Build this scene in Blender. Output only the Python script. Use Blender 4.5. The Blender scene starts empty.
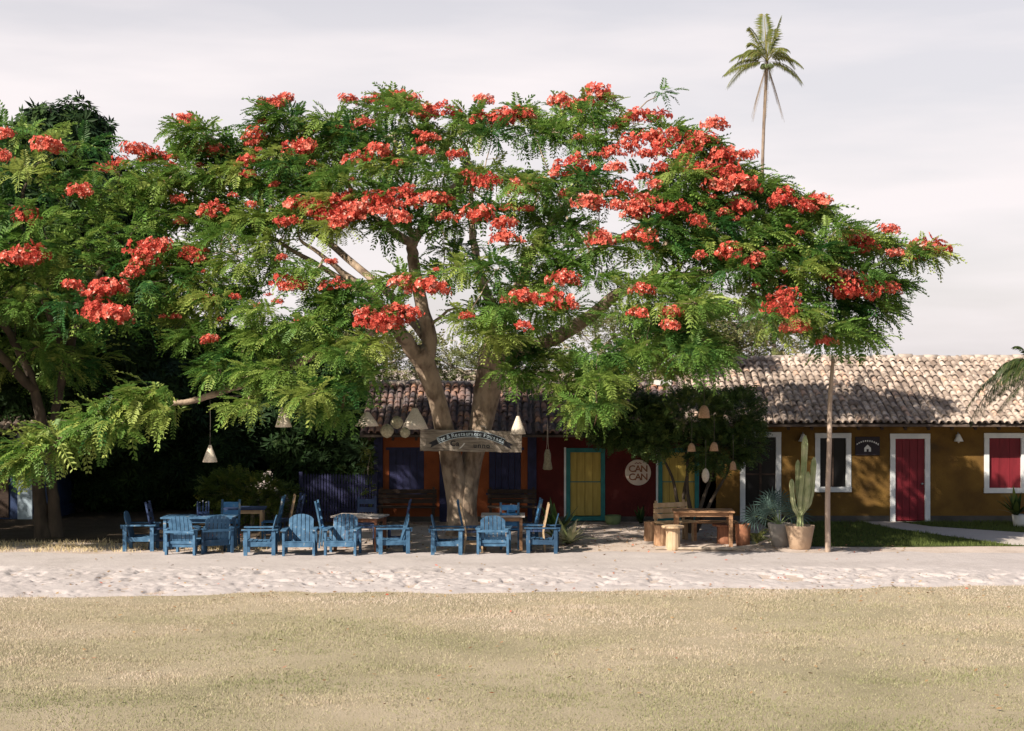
import bpy, math, random
import numpy as np
from mathutils import Vector, Matrix

sc = bpy.context.scene
col = sc.collection
R = math.radians

# ------------------------------------------------------------------ camera, sky, sun, exposure
EYE = 4.2
F = 1610.0                                   # focal length in pixels of the 1024 px wide picture
cam_data = bpy.data.cameras.new('camera')
cam = bpy.data.objects.new('camera', cam_data); col.objects.link(cam)
cam.location = (0, 0, EYE); cam.rotation_euler = (R(90), 0, 0)
cam_data.sensor_width = 36.0; cam_data.lens = F * 36.0 / 1024.0
cam_data.clip_start = 0.5; cam_data.clip_end = 3000
sc.camera = cam

SUN_DIR = Vector((0.98, 0.97, -1.08)).normalized()      # the way the light travels
world = bpy.data.worlds.new('World'); sc.world = world; world.use_nodes = True
wn = world.node_tree; wn.nodes.clear()
def N(t, kind, **kw):
    n = t.nodes.new(kind)
    for k, v in kw.items(): setattr(n, k, v)
    return n
w_out = N(wn, 'ShaderNodeOutputWorld'); w_bg = N(wn, 'ShaderNodeBackground')
sky = N(wn, 'ShaderNodeTexSky', sky_type='NISHITA')
sky.sun_disc = False
sky.sun_elevation = math.asin(-SUN_DIR.z)
sky.sun_rotation = math.atan2(-SUN_DIR.x, -SUN_DIR.y) % (2 * math.pi)
sky.dust_density = 2.0
sky.air_density = 1.0
tc = N(wn, 'ShaderNodeTexCoord'); sep = N(wn, 'ShaderNodeSeparateXYZ')
wn.links.new(tc.outputs['Generated'], sep.inputs[0])
mp = N(wn, 'ShaderNodeMapping'); mp.inputs['Scale'].default_value = (1.0, 1.0, 6.0)
mp.inputs['Rotation'].default_value = (0, R(-14), 0)
wn.links.new(tc.outputs['Generated'], mp.inputs[0])
cn = N(wn, 'ShaderNodeTexNoise'); cn.inputs['Scale'].default_value = 2.6; cn.inputs['Detail'].default_value = 6; cn.inputs['Roughness'].default_value = 0.5
wn.links.new(mp.outputs[0], cn.inputs['Vector'])
# thin high cloud: thick towards the horizon, opening to clear sky overhead
band = N(wn, 'ShaderNodeMapRange'); band.inputs['From Min'].default_value = 0.20; band.inputs['From Max'].default_value = 0.42
band.inputs['To Min'].default_value = 1.0; band.inputs['To Max'].default_value = 0.06
wn.links.new(sep.outputs['Z'], band.inputs['Value'])
cr = N(wn, 'ShaderNodeMapRange'); cr.inputs['From Min'].default_value = 0.38; cr.inputs['From Max'].default_value = 0.60
cr.inputs['To Min'].default_value = 0.70; cr.inputs['To Max'].default_value = 0.97
wn.links.new(cn.outputs['Fac'], cr.inputs['Value'])
mul = N(wn, 'ShaderNodeMath', operation='MULTIPLY')
wn.links.new(band.outputs[0], mul.inputs[0]); wn.links.new(cr.outputs[0], mul.inputs[1])
side = N(wn, 'ShaderNodeMapRange'); side.inputs['From Min'].default_value = -0.25; side.inputs['From Max'].default_value = 0.45
side.inputs['To Min'].default_value = 0.12; side.inputs['To Max'].default_value = 1.0           # cloud thinned behind the camera to cut fill light on the walls
wn.links.new(sep.outputs['Y'], side.inputs['Value'])
mul2 = N(wn, 'ShaderNodeMath', operation='MULTIPLY'); wn.links.new(mul.outputs[0], mul2.inputs[0]); wn.links.new(side.outputs[0], mul2.inputs[1]); mul = mul2
mixw = N(wn, 'ShaderNodeMix', data_type='RGBA')
wn.links.new(mul.outputs[0], mixw.inputs['Factor']); wn.links.new(sky.outputs[0], mixw.inputs[6])
SKY_STRENGTH = 0.06
CLOUD = (0.622, 0.578, 0.582)
mixw.inputs[7].default_value = tuple(c / SKY_STRENGTH for c in CLOUD) + (1,)
wn.links.new(mixw.outputs[2], w_bg.inputs['Color']); w_bg.inputs['Strength'].default_value = SKY_STRENGTH
wn.links.new(w_bg.outputs[0], w_out.inputs[0])

sun_data = bpy.data.lights.new('sun', 'SUN'); sun = bpy.data.objects.new('sun', sun_data); col.objects.link(sun)
sun_data.energy = 5.0; sun_data.angle = R(0.5); sun_data.color = (1.0, 0.90, 0.76)
sun.rotation_euler = SUN_DIR.to_track_quat('-Z', 'Y').to_euler(); sun.location = (-30, -30, 30)

sc.view_settings.view_transform = 'Standard'; sc.view_settings.look = 'None'
sc.view_settings.exposure = 0.70; sc.view_settings.gamma = 1.0
sc.render.engine = 'CYCLES'
sc.cycles.max_bounces = 6; sc.cycles.diffuse_bounces = 3; sc.cycles.transmission_bounces = 4

rng = np.random.default_rng(7); random.seed(7)

def P(px, py, Y):
    return np.array(((px - 512.0) / F * Y, Y, EYE - (py - 365.5) / F * Y))
def GY(py):                                    # depth at which the ground shows at picture row py
    return EYE * F / (py - 365.5)

# ------------------------------------------------------------------ materials
def new_mat(name):
    m = bpy.data.materials.new(name); m.use_nodes = True
    t = m.node_tree; t.nodes.clear()
    out = N(t, 'ShaderNodeOutputMaterial'); p = N(t, 'ShaderNodeBsdfPrincipled')
    t.links.new(p.outputs[0], out.inputs[0])
    return m, t, p, out
def rgba(c): return (c[0], c[1], c[2], 1.0)
def solid(name, a, b=None, scale=6.0, rough=0.7, bump=0.0, stretch=(1, 1, 1), detail=5, spec=0.3, lo=0.35, hi=0.65, bscale=None):
    """two-tone weathered paint / wood / plaster from object-space noise"""
    m, t, p, out = new_mat(name)
    b = b or tuple(c * 0.75 for c in a)
    co = N(t, 'ShaderNodeTexCoord'); mp = N(t, 'ShaderNodeMapping'); mp.inputs['Scale'].default_value = stretch
    t.links.new(co.outputs['Object'], mp.inputs[0])
    n = N(t, 'ShaderNodeTexNoise'); n.inputs['Scale'].default_value = scale; n.inputs['Detail'].default_value = detail
    t.links.new(mp.outputs[0], n.inputs['Vector'])
    r = N(t, 'ShaderNodeValToRGB'); r.color_ramp.elements[0].position = lo; r.color_ramp.elements[1].position = hi
    r.color_ramp.elements[0].color = rgba(b); r.color_ramp.elements[1].color = rgba(a)
    t.links.new(n.outputs['Fac'], r.inputs[0]); t.links.new(r.outputs[0], p.inputs['Base Color'])
    p.inputs['Roughness'].default_value = rough; p.inputs['Specular IOR Level'].default_value = spec
    if bump:
        n2 = N(t, 'ShaderNodeTexNoise'); n2.inputs['Scale'].default_value = bscale or scale * 4; n2.inputs['Detail'].default_value = 6
        t.links.new(mp.outputs[0], n2.inputs['Vector'])
        bm = N(t, 'ShaderNodeBump'); bm.inputs['Strength'].default_value = bump; bm.inputs['Distance'].default_value = 0.02
        t.links.new(n2.outputs['Fac'], bm.inputs['Height']); t.links.new(bm.outputs[0], p.inputs['Normal'])
    return m
def tinted(name, stops, rough=0.6, transl=0.0, spec=0.3, noise=None, bump=0):
    """colour picked per leaf / tile by the mesh attribute 'tint'"""
    m, t, p, out = new_mat(name)
    a = N(t, 'ShaderNodeAttribute', attribute_name='tint')
    r = N(t, 'ShaderNodeValToRGB'); e = r.color_ramp.elements
    while len(e) < len(stops): e.new(0.5)
    for i, (pos, c) in enumerate(stops): e[i].position = pos; e[i].color = rgba(c)
    t.links.new(a.outputs['Fac'], r.inputs[0])
    src = r.outputs[0]
    if noise:
        co = N(t, 'ShaderNodeTexCoord'); n = N(t, 'ShaderNodeTexNoise'); n.inputs['Scale'].default_value = noise[0]; n.inputs['Detail'].default_value = 5
        t.links.new(co.outputs['Object'], n.inputs['Vector'])
        r2 = N(t, 'ShaderNodeValToRGB'); r2.color_ramp.elements[0].position = 0.42; r2.color_ramp.elements[1].position = 0.62
        t.links.new(n.outputs['Fac'], r2.inputs[0])
        mx = N(t, 'ShaderNodeMix', data_type='RGBA'); t.links.new(r2.outputs[0], mx.inputs['Factor'])
        t.links.new(src, mx.inputs[6]); mx.inputs[7].default_value = rgba(noise[1]); src = mx.outputs[2]
    t.links.new(src, p.inputs['Base Color'])
    p.inputs['Roughness'].default_value = rough; p.inputs['Specular IOR Level'].default_value = spec
    if transl:
        tr = N(t, 'ShaderNodeBsdfTranslucent'); t.links.new(src, tr.inputs['Color'])
        ms = N(t, 'ShaderNodeMixShader'); ms.inputs[0].default_value = transl
        t.links.new(p.outputs[0], ms.inputs[1]); t.links.new(tr.outputs[0], ms.inputs[2]); t.links.new(ms.outputs[0], out.inputs[0])
    return m

M = {}
M['bark'] = solid('flamboyant_bark', (0.38, 0.29, 0.215), (0.13, 0.09, 0.065), 4.5, 0.9, 1.0, (1, 1, 0.55), bscale=13, lo=0.34, hi=0.58, detail=8)
M['dark_bark'] = solid('dark_bark', (0.10, 0.075, 0.055), (0.045, 0.035, 0.027), 4, 0.9, 0.8, (1, 1, 0.3))
M['grey_bark'] = solid('grey_bark', (0.27, 0.21, 0.165), (0.12, 0.09, 0.07), 4, 0.9, 0.8, (1, 1, 0.5))
M['pale_bark'] = solid('pale_bark', (0.42, 0.35, 0.28), (0.25, 0.2, 0.16), 5, 0.9, 0.5, (1, 1, 0.5))
M['flamboyant_leaf'] = tinted('flamboyant_leaf', [(0, (0.035, 0.115, 0.028)), (0.5, (0.145, 0.265, 0.05)), (1, (0.34, 0.41, 0.10))], 0.5, 0.36, 0.3)
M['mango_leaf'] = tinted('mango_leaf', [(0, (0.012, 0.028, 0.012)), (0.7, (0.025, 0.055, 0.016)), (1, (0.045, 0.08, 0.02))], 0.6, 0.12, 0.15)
M['shrub_leaf'] = tinted('shrub_leaf', [(0, (0.035, 0.07, 0.015)), (0.6, (0.10, 0.15, 0.025)), (1, (0.24, 0.24, 0.05))], 0.55, 0.3)
M['garden_leaf'] = tinted('garden_leaf', [(0, (0.022, 0.05, 0.015)), (0.6, (0.055, 0.10, 0.024)), (1, (0.14, 0.18, 0.045))], 0.5, 0.2)
M['far_leaf'] = tinted('far_leaf', [(0, (0.09, 0.13, 0.045)), (0.6, (0.19, 0.21, 0.075)), (1, (0.34, 0.28, 0.14))], 0.6, 0.25)
M['palm_leaf'] = tinted('palm_leaf', [(0, (0.07, 0.10, 0.025)), (0.6, (0.15, 0.17, 0.04)), (1, (0.26, 0.23, 0.08))], 0.5, 0.25)
M['dark_palm_leaf'] = tinted('dark_palm_leaf', [(0, (0.025, 0.045, 0.014)), (0.8, (0.055, 0.08, 0.02)), (1, (0.14, 0.14, 0.05))], 0.5, 0.2)
M['dry_frond'] = tinted('dry_frond', [(0, (0.11, 0.08, 0.055)), (1, (0.22, 0.165, 0.11))], 0.8, 0.15)
M['blue_palm_leaf'] = tinted('blue_palm_leaf', [(0, (0.04, 0.08, 0.07)), (1, (0.10, 0.16, 0.14))], 0.5, 0.15)
M['agave_leaf'] = tinted('agave_leaf', [(0, (0.20, 0.24, 0.10)), (0.5, (0.40, 0.40, 0.24)), (1, (0.5, 0.44, 0.30))], 0.5, 0.2)
M['petal'] = tinted('flamboyant_petal', [(0, (0.38, 0.035, 0.03)), (0.5, (0.60, 0.105, 0.072)), (0.82, (0.70, 0.21, 0.15)), (1, (0.86, 0.53, 0.45))], 0.6, 0.30, 0.2)
M['pod'] = solid('seed_pod', (0.16, 0.10, 0.06), None, 5, 0.8)
M['blue'] = solid('blue_chair_paint', (0.066, 0.158, 0.275), (0.028, 0.082, 0.158), 7, 0.7, 0.25, (1, 1, 1), spec=0.35)
M['shade_blue'] = solid('shaded_blue_paint', (0.03, 0.085, 0.165), (0.018, 0.05, 0.10), 5, 0.6, 0.15)  # darker copy of the armchair blue, shade put into the colour
M['sky_blue'] = solid('bright_blue_paint', (0.06, 0.22, 0.46), (0.04, 0.15, 0.34), 5, 0.55, 0.15)
M['dark_blue'] = solid('dark_blue_paint', (0.035, 0.06, 0.14), (0.02, 0.035, 0.09), 5, 0.6, 0.1)
def flecks(m, pos, c):
    e = next(n for n in m.node_tree.nodes if n.type == 'VALTORGB').color_ramp.elements.new(pos); e.color = rgba(c)
flecks(M['blue'], .66, (0.22, 0.25, 0.28)); flecks(M['sky_blue'], .72, (0.25, 0.30, 0.33)); flecks(M['shade_blue'], .72, (0.14, 0.16, 0.19))
M['navy'] = solid('navy_paint', (0.03, 0.032, 0.095), (0.018, 0.02, 0.06), 4, 0.65, 0.15)
M['teal'] = solid('teal_paint', (0.03, 0.20, 0.20), (0.02, 0.14, 0.15), 4, 0.6, 0.1)
M['yellow'] = solid('yellow_door_paint', (0.50, 0.37, 0.09), (0.40, 0.29, 0.07), 3, 0.65, 0.15, (4, 1, 0.6))
M['red'] = solid('red_door_paint', (0.19, 0.015, 0.024), (0.14, 0.011, 0.018), 3, 0.6, 0.1, (3, 1, 0.6))
M['orange_wall'] = solid('orange_plaster', (0.32, 0.09, 0.032), (0.24, 0.066, 0.024), 1.6, 0.9, 0.35, bscale=30)
M['red_wall'] = solid('dark_red_plaster', (0.105, 0.017, 0.015), (0.075, 0.012, 0.011), 1.6, 0.9, 0.35, bscale=30)
M['mustard'] = solid('mustard_plaster', (0.19, 0.105, 0.024), (0.115, 0.062, 0.017), 1.7, 0.95, 0.6, bscale=45)
flecks(M['mustard'], .72, (0.25, 0.155, 0.05)); flecks(M['mustard'], .26, (0.075, 0.045, 0.018)); flecks(M['red_wall'], .70, (0.15, 0.035, 0.03)); flecks(M['orange_wall'], .27, (0.16, 0.05, 0.025))
M['plinth'] = solid('plinth', (0.10, 0.09, 0.08), (0.06, 0.055, 0.05), 2, 0.9, 0.3)
M['white'] = solid('white_frame_paint', (0.74, 0.75, 0.76), (0.6, 0.62, 0.64), 3, 0.6, 0.1)
M['wood'] = solid('weathered_wood', (0.42, 0.24, 0.13), (0.25, 0.13, 0.07), 9, 0.75, 0.4, (0.35, 3, 3))
M['pale_wood'] = solid('pale_wood', (0.55, 0.40, 0.25), (0.42, 0.28, 0.16), 7, 0.75, 0.4, (1, 3, 0.5))
M['log'] = solid('log_wood', (0.44, 0.27, 0.16), (0.27, 0.15, 0.085), 7, 0.8, 0.5, (3, 3, 0.35))
M['pale_log'] = solid('pale_log_wood', (0.58, 0.43, 0.29), (0.46, 0.32, 0.2), 7, 0.8, 0.5, (3, 3, 0.35))
M['red_wood'] = solid('reddish_wood', (0.30, 0.13, 0.07), (0.18, 0.075, 0.045), 8, 0.7, 0.3, (3, 3, 0.4))
M['dark_wood'] = solid('dark_wood', (0.055, 0.035, 0.025), (0.035, 0.022, 0.018), 6, 0.75, 0.3, (0.5, 3, 3))
M['grey_wood'] = solid('silver_grey_board', (0.34, 0.29, 0.24), (0.15, 0.12, 0.10), 6, 0.85, 0.6, (0.5, 3, 4), lo=0.3, hi=0.6)
M['table_grey'] = solid('sun_bleached_board', (0.48, 0.43, 0.40), (0.34, 0.29, 0.27), 6, 0.8, 0.4, (0.5, 3, 3))
M['terracotta'] = solid('terracotta', (0.42, 0.19, 0.10), (0.3, 0.13, 0.075), 4, 0.85, 0.3)
M['pot_sand'] = solid('sand_coloured_pot', (0.52, 0.38, 0.27), (0.42, 0.30, 0.21), 3, 0.85, 0.3)
M['pot_grey'] = solid('grey_pot', (0.34, 0.31, 0.28), (0.25, 0.23, 0.21), 3, 0.85, 0.3)
M['pot_white'] = solid('white_pot', (0.68, 0.68, 0.67), (0.58, 0.58, 0.57), 3, 0.7)
M['pot_green'] = solid('green_pot', (0.20, 0.26, 0.12), (0.14, 0.19, 0.08), 3, 0.7)
M['wicker'] = solid('pale_wicker', (0.74, 0.66, 0.56), (0.58, 0.50, 0.41), 30, 0.9, 0.6, (1, 1, 2))
M['tan_wicker'] = solid('tan_wicker', (0.52, 0.33, 0.21), (0.38, 0.23, 0.14), 30, 0.9, 0.6, (1, 1, 2))
M['gourd'] = solid('round_woven_ball', (0.42, 0.38, 0.26), (0.26, 0.23, 0.16), 22, 0.9, 0.7)
M['cord'] = solid('dark_cord', (0.10, 0.09, 0.08), None, 5, 0.9)
M['cactus'] = solid('cactus_skin', (0.42, 0.43, 0.25), (0.22, 0.27, 0.12), 5, 0.6, 0.1)
M['cactus_rib'] = solid('cactus_rib', (0.46, 0.46, 0.26), (0.36, 0.38, 0.2), 8, 0.7)
M['pole'] = solid('bare_pole_wood', (0.46, 0.36, 0.29), (0.33, 0.25, 0.2), 5, 0.85, 0.4, (3, 3, 0.4))
M['glass'] = solid('dark_glass', (0.010, 0.010, 0.011), (0.007, 0.007, 0.008), 2, 0.3, spec=0.15)
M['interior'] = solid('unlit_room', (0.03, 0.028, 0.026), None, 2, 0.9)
M['paint_white'] = solid('sign_white', (0.75, 0.74, 0.72), (0.66, 0.65, 0.63), 5, 0.7)
M['disc'] = solid('cream_disc', (0.66, 0.56, 0.48), (0.58, 0.48, 0.41), 3, 0.8)
M['ink'] = solid('sign_ink', (0.035, 0.035, 0.045), None, 5, 0.7)
M['letter_blue'] = solid('pale_blue_lettering', (0.62, 0.74, 0.82), None, 5, 0.7)
M['plaque'] = solid('dark_plaque', (0.035, 0.026, 0.032), (0.025, 0.02, 0.024), 4, 0.7)
M['bottle'] = solid('blue_bottle', (0.12, 0.33, 0.50), None, 5, 0.2, spec=0.6)
M['metal'] = solid('galvanised_metal', (0.35, 0.36, 0.37), None, 5, 0.5)
M['ridge'] = solid('ridge_mortar', (0.45, 0.38, 0.33), (0.3, 0.25, 0.22), 5, 0.9, 0.4)
M['tile'] = tinted('lichened_roof_tile', [(0, (0.19, 0.145, 0.12)), (0.35, (0.40, 0.32, 0.27)), (0.8, (0.58, 0.485, 0.42)), (1, (0.55, 0.37, 0.28))], 0.9, 0, 0.2, noise=(5.0, (0.25, 0.20, 0.17)))
M['old_tile'] = tinted('old_roof_tile', [(0, (0.10, 0.075, 0.08)), (0.5, (0.22, 0.14, 0.125)), (0.85, (0.32, 0.19, 0.14)), (1, (0.48, 0.25, 0.15))], 0.9, 0, 0.2, noise=(2.2, (0.13, 0.11, 0.115)))
M['under_tile'] = solid('channel_tile', (0.12, 0.09, 0.075), (0.07, 0.055, 0.05), 6, 0.9)
M['plastic_white'] = M['pot_white']

def ground_mat(name, stops, scale, fine, bump, rough=0.95, dist=0.03):
    m, t, p, out = new_mat(name)
    co = N(t, 'ShaderNodeTexCoord')
    n = N(t, 'ShaderNodeTexNoise'); n.inputs['Scale'].default_value = scale; n.inputs['Detail'].default_value = 8; n.inputs['Roughness'].default_value = 0.62
    t.links.new(co.outputs['Object'], n.inputs['Vector'])
    n2 = N(t, 'ShaderNodeTexNoise'); n2.inputs['Scale'].default_value = fine; n2.inputs['Detail'].default_value = 6; n2.inputs['Roughness'].default_value = 0.7
    t.links.new(co.outputs['Object'], n2.inputs['Vector'])
    ad = N(t, 'ShaderNodeMix', data_type='FLOAT'); ad.inputs['Factor'].default_value = 0.4
    t.links.new(n.outputs['Fac'], ad.inputs[2]); t.links.new(n2.outputs['Fac'], ad.inputs[3])
    r = N(t, 'ShaderNodeValToRGB'); e = r.color_ramp.elements
    while len(e) < len(stops): e.new(0.5)
    for i, (pos, c) in enumerate(stops): e[i].position = pos; e[i].color = rgba(c)
    t.links.new(ad.outputs[0], r.inputs[0]); t.links.new(r.outputs[0], p.inputs['Base Color'])
    p.inputs['Roughness'].default_value = rough; p.inputs['Specular IOR Level'].default_value = 0.1
    b = N(t, 'ShaderNodeBump'); b.inputs['Strength'].default_value = bump; b.inputs['Distance'].default_value = dist
    t.links.new(n2.outputs['Fac'], b.inputs['Height']); t.links.new(b.outputs[0], p.inputs['Normal'])
    return m
M['sand'] = ground_mat('road_sand', [(0.3, (0.31, 0.28, 0.27)), (0.48, (0.41, 0.37, 0.365)), (0.7, (0.47, 0.43, 0.425))], 0.9, 14, 0.5)
M['yard'] = ground_mat('yard_earth', [(0.3, (0.28, 0.22, 0.18)), (0.5, (0.46, 0.385, 0.34)), (0.68, (0.55, 0.47, 0.43))], 1.1, 12, 0.6)
M['lawn'] = ground_mat('dry_lawn', [(0.32, (0.23, 0.21, 0.125)), (0.47, (0.35, 0.30, 0.205)), (0.6, (0.43, 0.36, 0.265)), (0.72, (0.49, 0.42, 0.34))], 0.35, 38, 1.0)
M['soil'] = ground_mat('shade_darkened_soil', [(0.3, (0.05, 0.038, 0.028)), (0.6, (0.10, 0.075, 0.055)), (0.72, (0.17, 0.13, 0.09))], 1.4, 12, 0.8)
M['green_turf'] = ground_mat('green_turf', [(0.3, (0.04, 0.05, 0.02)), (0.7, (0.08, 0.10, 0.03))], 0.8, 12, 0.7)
M['path'] = ground_mat('pale_path', [(0.3, (0.40, 0.36, 0.33)), (0.7, (0.52, 0.47, 0.44))], 1.0, 12, 0.3)
M['dry_blade'] = tinted('dry_grass_blade', [(0, (0.26, 0.27, 0.135)), (0.35, (0.385, 0.36, 0.225)), (0.75, (0.53, 0.435, 0.335)), (1, (0.62, 0.53, 0.45))], 0.8, 0.2, 0.15)
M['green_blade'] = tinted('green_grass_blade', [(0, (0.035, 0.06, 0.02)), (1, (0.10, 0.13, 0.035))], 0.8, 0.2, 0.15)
M['straw'] = tinted('straw_blade', [(0, (0.34, 0.29, 0.13)), (1, (0.58, 0.48, 0.29))], 0.8, 0.2, 0.15)
M['litter'] = tinted('fallen_leaf', [(0, (0.20, 0.12, 0.06)), (0.8, (0.36, 0.24, 0.12)), (1, (0.55, 0.10, 0.06))], 0.8, 0.1)

# ------------------------------------------------------------------ mesh building
class MB:
    def __init__(s): s.v = []; s.f = []; s.mi = []; s.sm = []; s.cur = 0; s.smooth = False
    def add(s, verts, faces):
        o = len(s.v); s.v.extend([tuple(map(float, q)) for q in verts])
        for f in faces: s.f.append(tuple(i + o for i in f)); s.mi.append(s.cur); s.sm.append(s.smooth)
    def box(s, c, size, rot=None):
        hx, hy, hz = (d / 2 for d in size)
        vs = [Vector((x, y, z)) for x in (-hx, hx) for y in (-hy, hy) for z in (-hz, hz)]
        if rot is not None: vs = [rot @ q for q in vs]
        c = Vector(c); s.add([q + c for q in vs], [(0, 1, 3, 2), (4, 6, 7, 5), (0, 4, 5, 1), (2, 3, 7, 6), (0, 2, 6, 4), (1, 5, 7, 3)])
    def bar(s, a, b, w, d, up=(0, 0, 1)):
        """square bar from a to b, w across, d along 'up'"""
        a, b = Vector(a), Vector(b); t = (b - a).normalized(); up = Vector(up)
        x = t.cross(up)
        if x.length < 1e-4: x = t.cross(Vector((0, 1, 0)))
        x.normalize(); y = x.cross(t)
        m = Matrix((x, t, y)).transposed()
        s.box((a + b) / 2, (w, (b - a).length, d), m)
    def tube(s, pts, rad, n=10, cap=True, wob=0.0, seed=0):
        pts = [Vector(p) for p in pts]; k = len(pts); rs = rad if hasattr(rad, '__len__') else [rad] * k
        r2 = random.Random(seed); ph = [r2.uniform(0, 6.28) for _ in range(4)]
        o = len(s.v); ref = None
        for i, p in enumerate(pts):
            t = (pts[min(i + 1, k - 1)] - pts[max(i - 1, 0)]).normalized()
            if ref is None: ref = t.orthogonal().normalized()
            ref = (ref - t * ref.dot(t)).normalized(); b = t.cross(ref)
            for j in range(n):
                a = 2 * math.pi * j / n
                q = rs[i] * (1 + wob * (math.sin(2 * a + ph[0] + i * 0.25) * 0.6 + math.sin(3 * a + ph[1] - i * 0.17) * 0.5 + math.sin(5 * a + ph[2] + i * 0.5) * 0.25))
                s.v.append(tuple(p + (ref * math.cos(a) + b * math.sin(a)) * q))
        fs = []
        for i in range(k - 1):
            for j in range(n):
                j2 = (j + 1) % n
                fs.append((o + i * n + j, o + i * n + j2, o + (i + 1) * n + j2, o + (i + 1) * n + j))
        if cap: fs.append(tuple(o + j for j in reversed(range(n)))); fs.append(tuple(o + (k - 1) * n + j for j in range(n)))
        for f in fs: s.f.append(f); s.mi.append(s.cur); s.sm.append(s.smooth)
    def lathe(s, prof, n=16, c=(0, 0, 0), cap=True, squash=1.0):
        """profile of (radius, z)"""
        o = len(s.v); k = len(prof)
        for r, z in prof:
            for j in range(n):
                a = 2 * math.pi * j / n; s.v.append((c[0] + r * math.cos(a), c[1] + r * math.sin(a) * squash, c[2] + z))
        fs = []
        for i in range(k - 1):
            for j in range(n):
                j2 = (j + 1) % n; fs.append((o + i * n + j, o + i * n + j2, o + (i + 1) * n + j2, o + (i + 1) * n + j))
        if cap: fs.append(tuple(o + j for j in reversed(range(n)))); fs.append(tuple(o + (k - 1) * n + j for j in range(n)))
        for f in fs: s.f.append(f); s.mi.append(s.cur); s.sm.append(s.smooth)
    def prism(s, outline, y0, y1):
        """outline in XZ pushed from y0 to y1"""
        n = len(outline)
        vs = [(x, y0, z) for x, z in outline] + [(x, y1, z) for x, z in outline]
        fs = [tuple(range(n)), tuple(reversed(range(n, 2 * n)))] + [(i, i + n, (i + 1) % n + n, (i + 1) % n) for i in range(n)]
        s.add(vs, fs)
    def mesh(s, name, mats, bevel=0):
        me = bpy.data.meshes.new(name); me.from_pydata(s.v, [], s.f)
        for m in (mats if isinstance(mats, (list, tuple)) else [mats]): me.materials.append(m)
        me.polygons.foreach_set('material_index', s.mi); me.polygons.foreach_set('use_smooth', s.sm)
        me.update(); return me
def link(name, me, parent=None, loc=(0, 0, 0), rz=0):
    o = bpy.data.objects.new(name, me); col.objects.link(o); o.location = loc; o.rotation_euler = (0, 0, rz)
    if parent: o.parent = parent
    return o
def part(name, mb, mat, parent=None, loc=(0, 0, 0), bevel=0.0):
    o = link(name, mb.mesh(name, mat), parent, loc)
    if bevel:
        md = o.modifiers.new('bevel', 'BEVEL'); md.width = bevel; md.segments = 2; md.limit_method = 'ANGLE'
    return o
def tag(o, label=None, cat=None, group=None, kind=None):
    if label: o['label'] = label
    if cat: o['category'] = cat
    if group: o['group'] = group
    if kind: o['kind'] = kind
    return o
def thing(name, label, cat, loc=(0, 0, 0), rz=0, group=None):
    o = link(name, None, None, loc, rz); o.empty_display_size = 0.2
    return tag(o, label, cat, group)
def copy_tree(o, parent=None):
    c = o.copy(); col.objects.link(c); c.parent = parent
    for ch in list(o.children): copy_tree(ch, c)
    return c
def scatter_mesh(name, tv, tf, pos, mat3, tint, mats, smooth=False):
    """one mesh from many small copies: tv (nv,3) template, tf (nf,k) faces, pos (n,3), mat3 (n,3,3), tint (n,) or (n,nv)"""
    tv = np.asarray(tv, float); tf = np.asarray(tf, int); n = len(pos); nv = len(tv); nf, k = tf.shape
    V = np.einsum('nij,vj->nvi', mat3, tv) + np.asarray(pos)[:, None, :]
    Fc = tf[None] + (np.arange(n) * nv)[:, None, None]
    return raw_mesh(name, V.reshape(-1, 3), Fc.reshape(-1, k), np.repeat(tint, nv) if np.ndim(tint) == 1 else np.asarray(tint).reshape(-1), mats, smooth)
def raw_mesh(name, V, Fc, tint, mats, smooth=False):
    me = bpy.data.meshes.new(name); nf, k = Fc.shape
    me.vertices.add(len(V)); me.vertices.foreach_set('co', np.ascontiguousarray(V, dtype=np.float32).ravel())
    me.loops.add(nf * k); me.loops.foreach_set('vertex_index', np.ascontiguousarray(Fc, dtype=np.int32).ravel())
    me.polygons.add(nf); me.polygons.foreach_set('loop_start', np.arange(0, nf * k, k, dtype=np.int32))
    me.polygons.foreach_set('use_smooth', np.full(nf, smooth))
    if tint is not None:
        a = me.attributes.new('tint', 'FLOAT', 'POINT'); a.data.foreach_set('value', np.asarray(tint, np.float32))
    for m in (mats if isinstance(mats, (list, tuple)) else [mats]): me.materials.append(m)
    me.update(calc_edges=True); return me
def frames(dirs, rolls):
    """rotation matrices whose X axis is dirs and Z axis is as near to up as it goes, rolled"""
    d = dirs / np.linalg.norm(dirs, axis=1, keepdims=True)
    up = np.tile(np.array((0., 0, 1)), (len(d), 1)); bad = np.abs(d[:, 2]) > 0.97; up[bad] = (0, 1, 0)
    y = np.cross(up, d); y /= np.linalg.norm(y, axis=1, keepdims=True); z = np.cross(d, y)
    c, s_ = np.cos(rolls)[:, None], np.sin(rolls)[:, None]
    y2 = y * c + z * s_; z2 = z * c - y * s_
    return np.stack((d, y2, z2), axis=2)
def catmull(pts, per=6):
    pts = np.asarray(pts, float); n = len(pts); out = []
    for i in range(n - 1):
        p0, p1, p2, p3 = pts[max(i - 1, 0)], pts[i], pts[i + 1], pts[min(i + 2, n - 1)]
        for k in range(per):
            t = k / per
            out.append(0.5 * ((2 * p1) + (-p0 + p2) * t + (2 * p0 - 5 * p1 + 4 * p2 - p3) * t * t + (-p0 + 3 * p1 - 3 * p2 + p3) * t ** 3))
    out.append(pts[-1]); return np.array(out)
def inside(poly, x, y):
    poly = np.asarray(poly, float); r = np.zeros(len(x), bool); j = len(poly) - 1
    for i in range(len(poly)):
        xi, yi = poly[i]; xj, yj = poly[j]
        c = ((yi > y) != (yj > y)) & (x < (xj - xi) * (y - yi) / (yj - yi + 1e-12) + xi); r ^= c; j = i
    return r
_tab = np.random.default_rng(99).random((256, 256))
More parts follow.
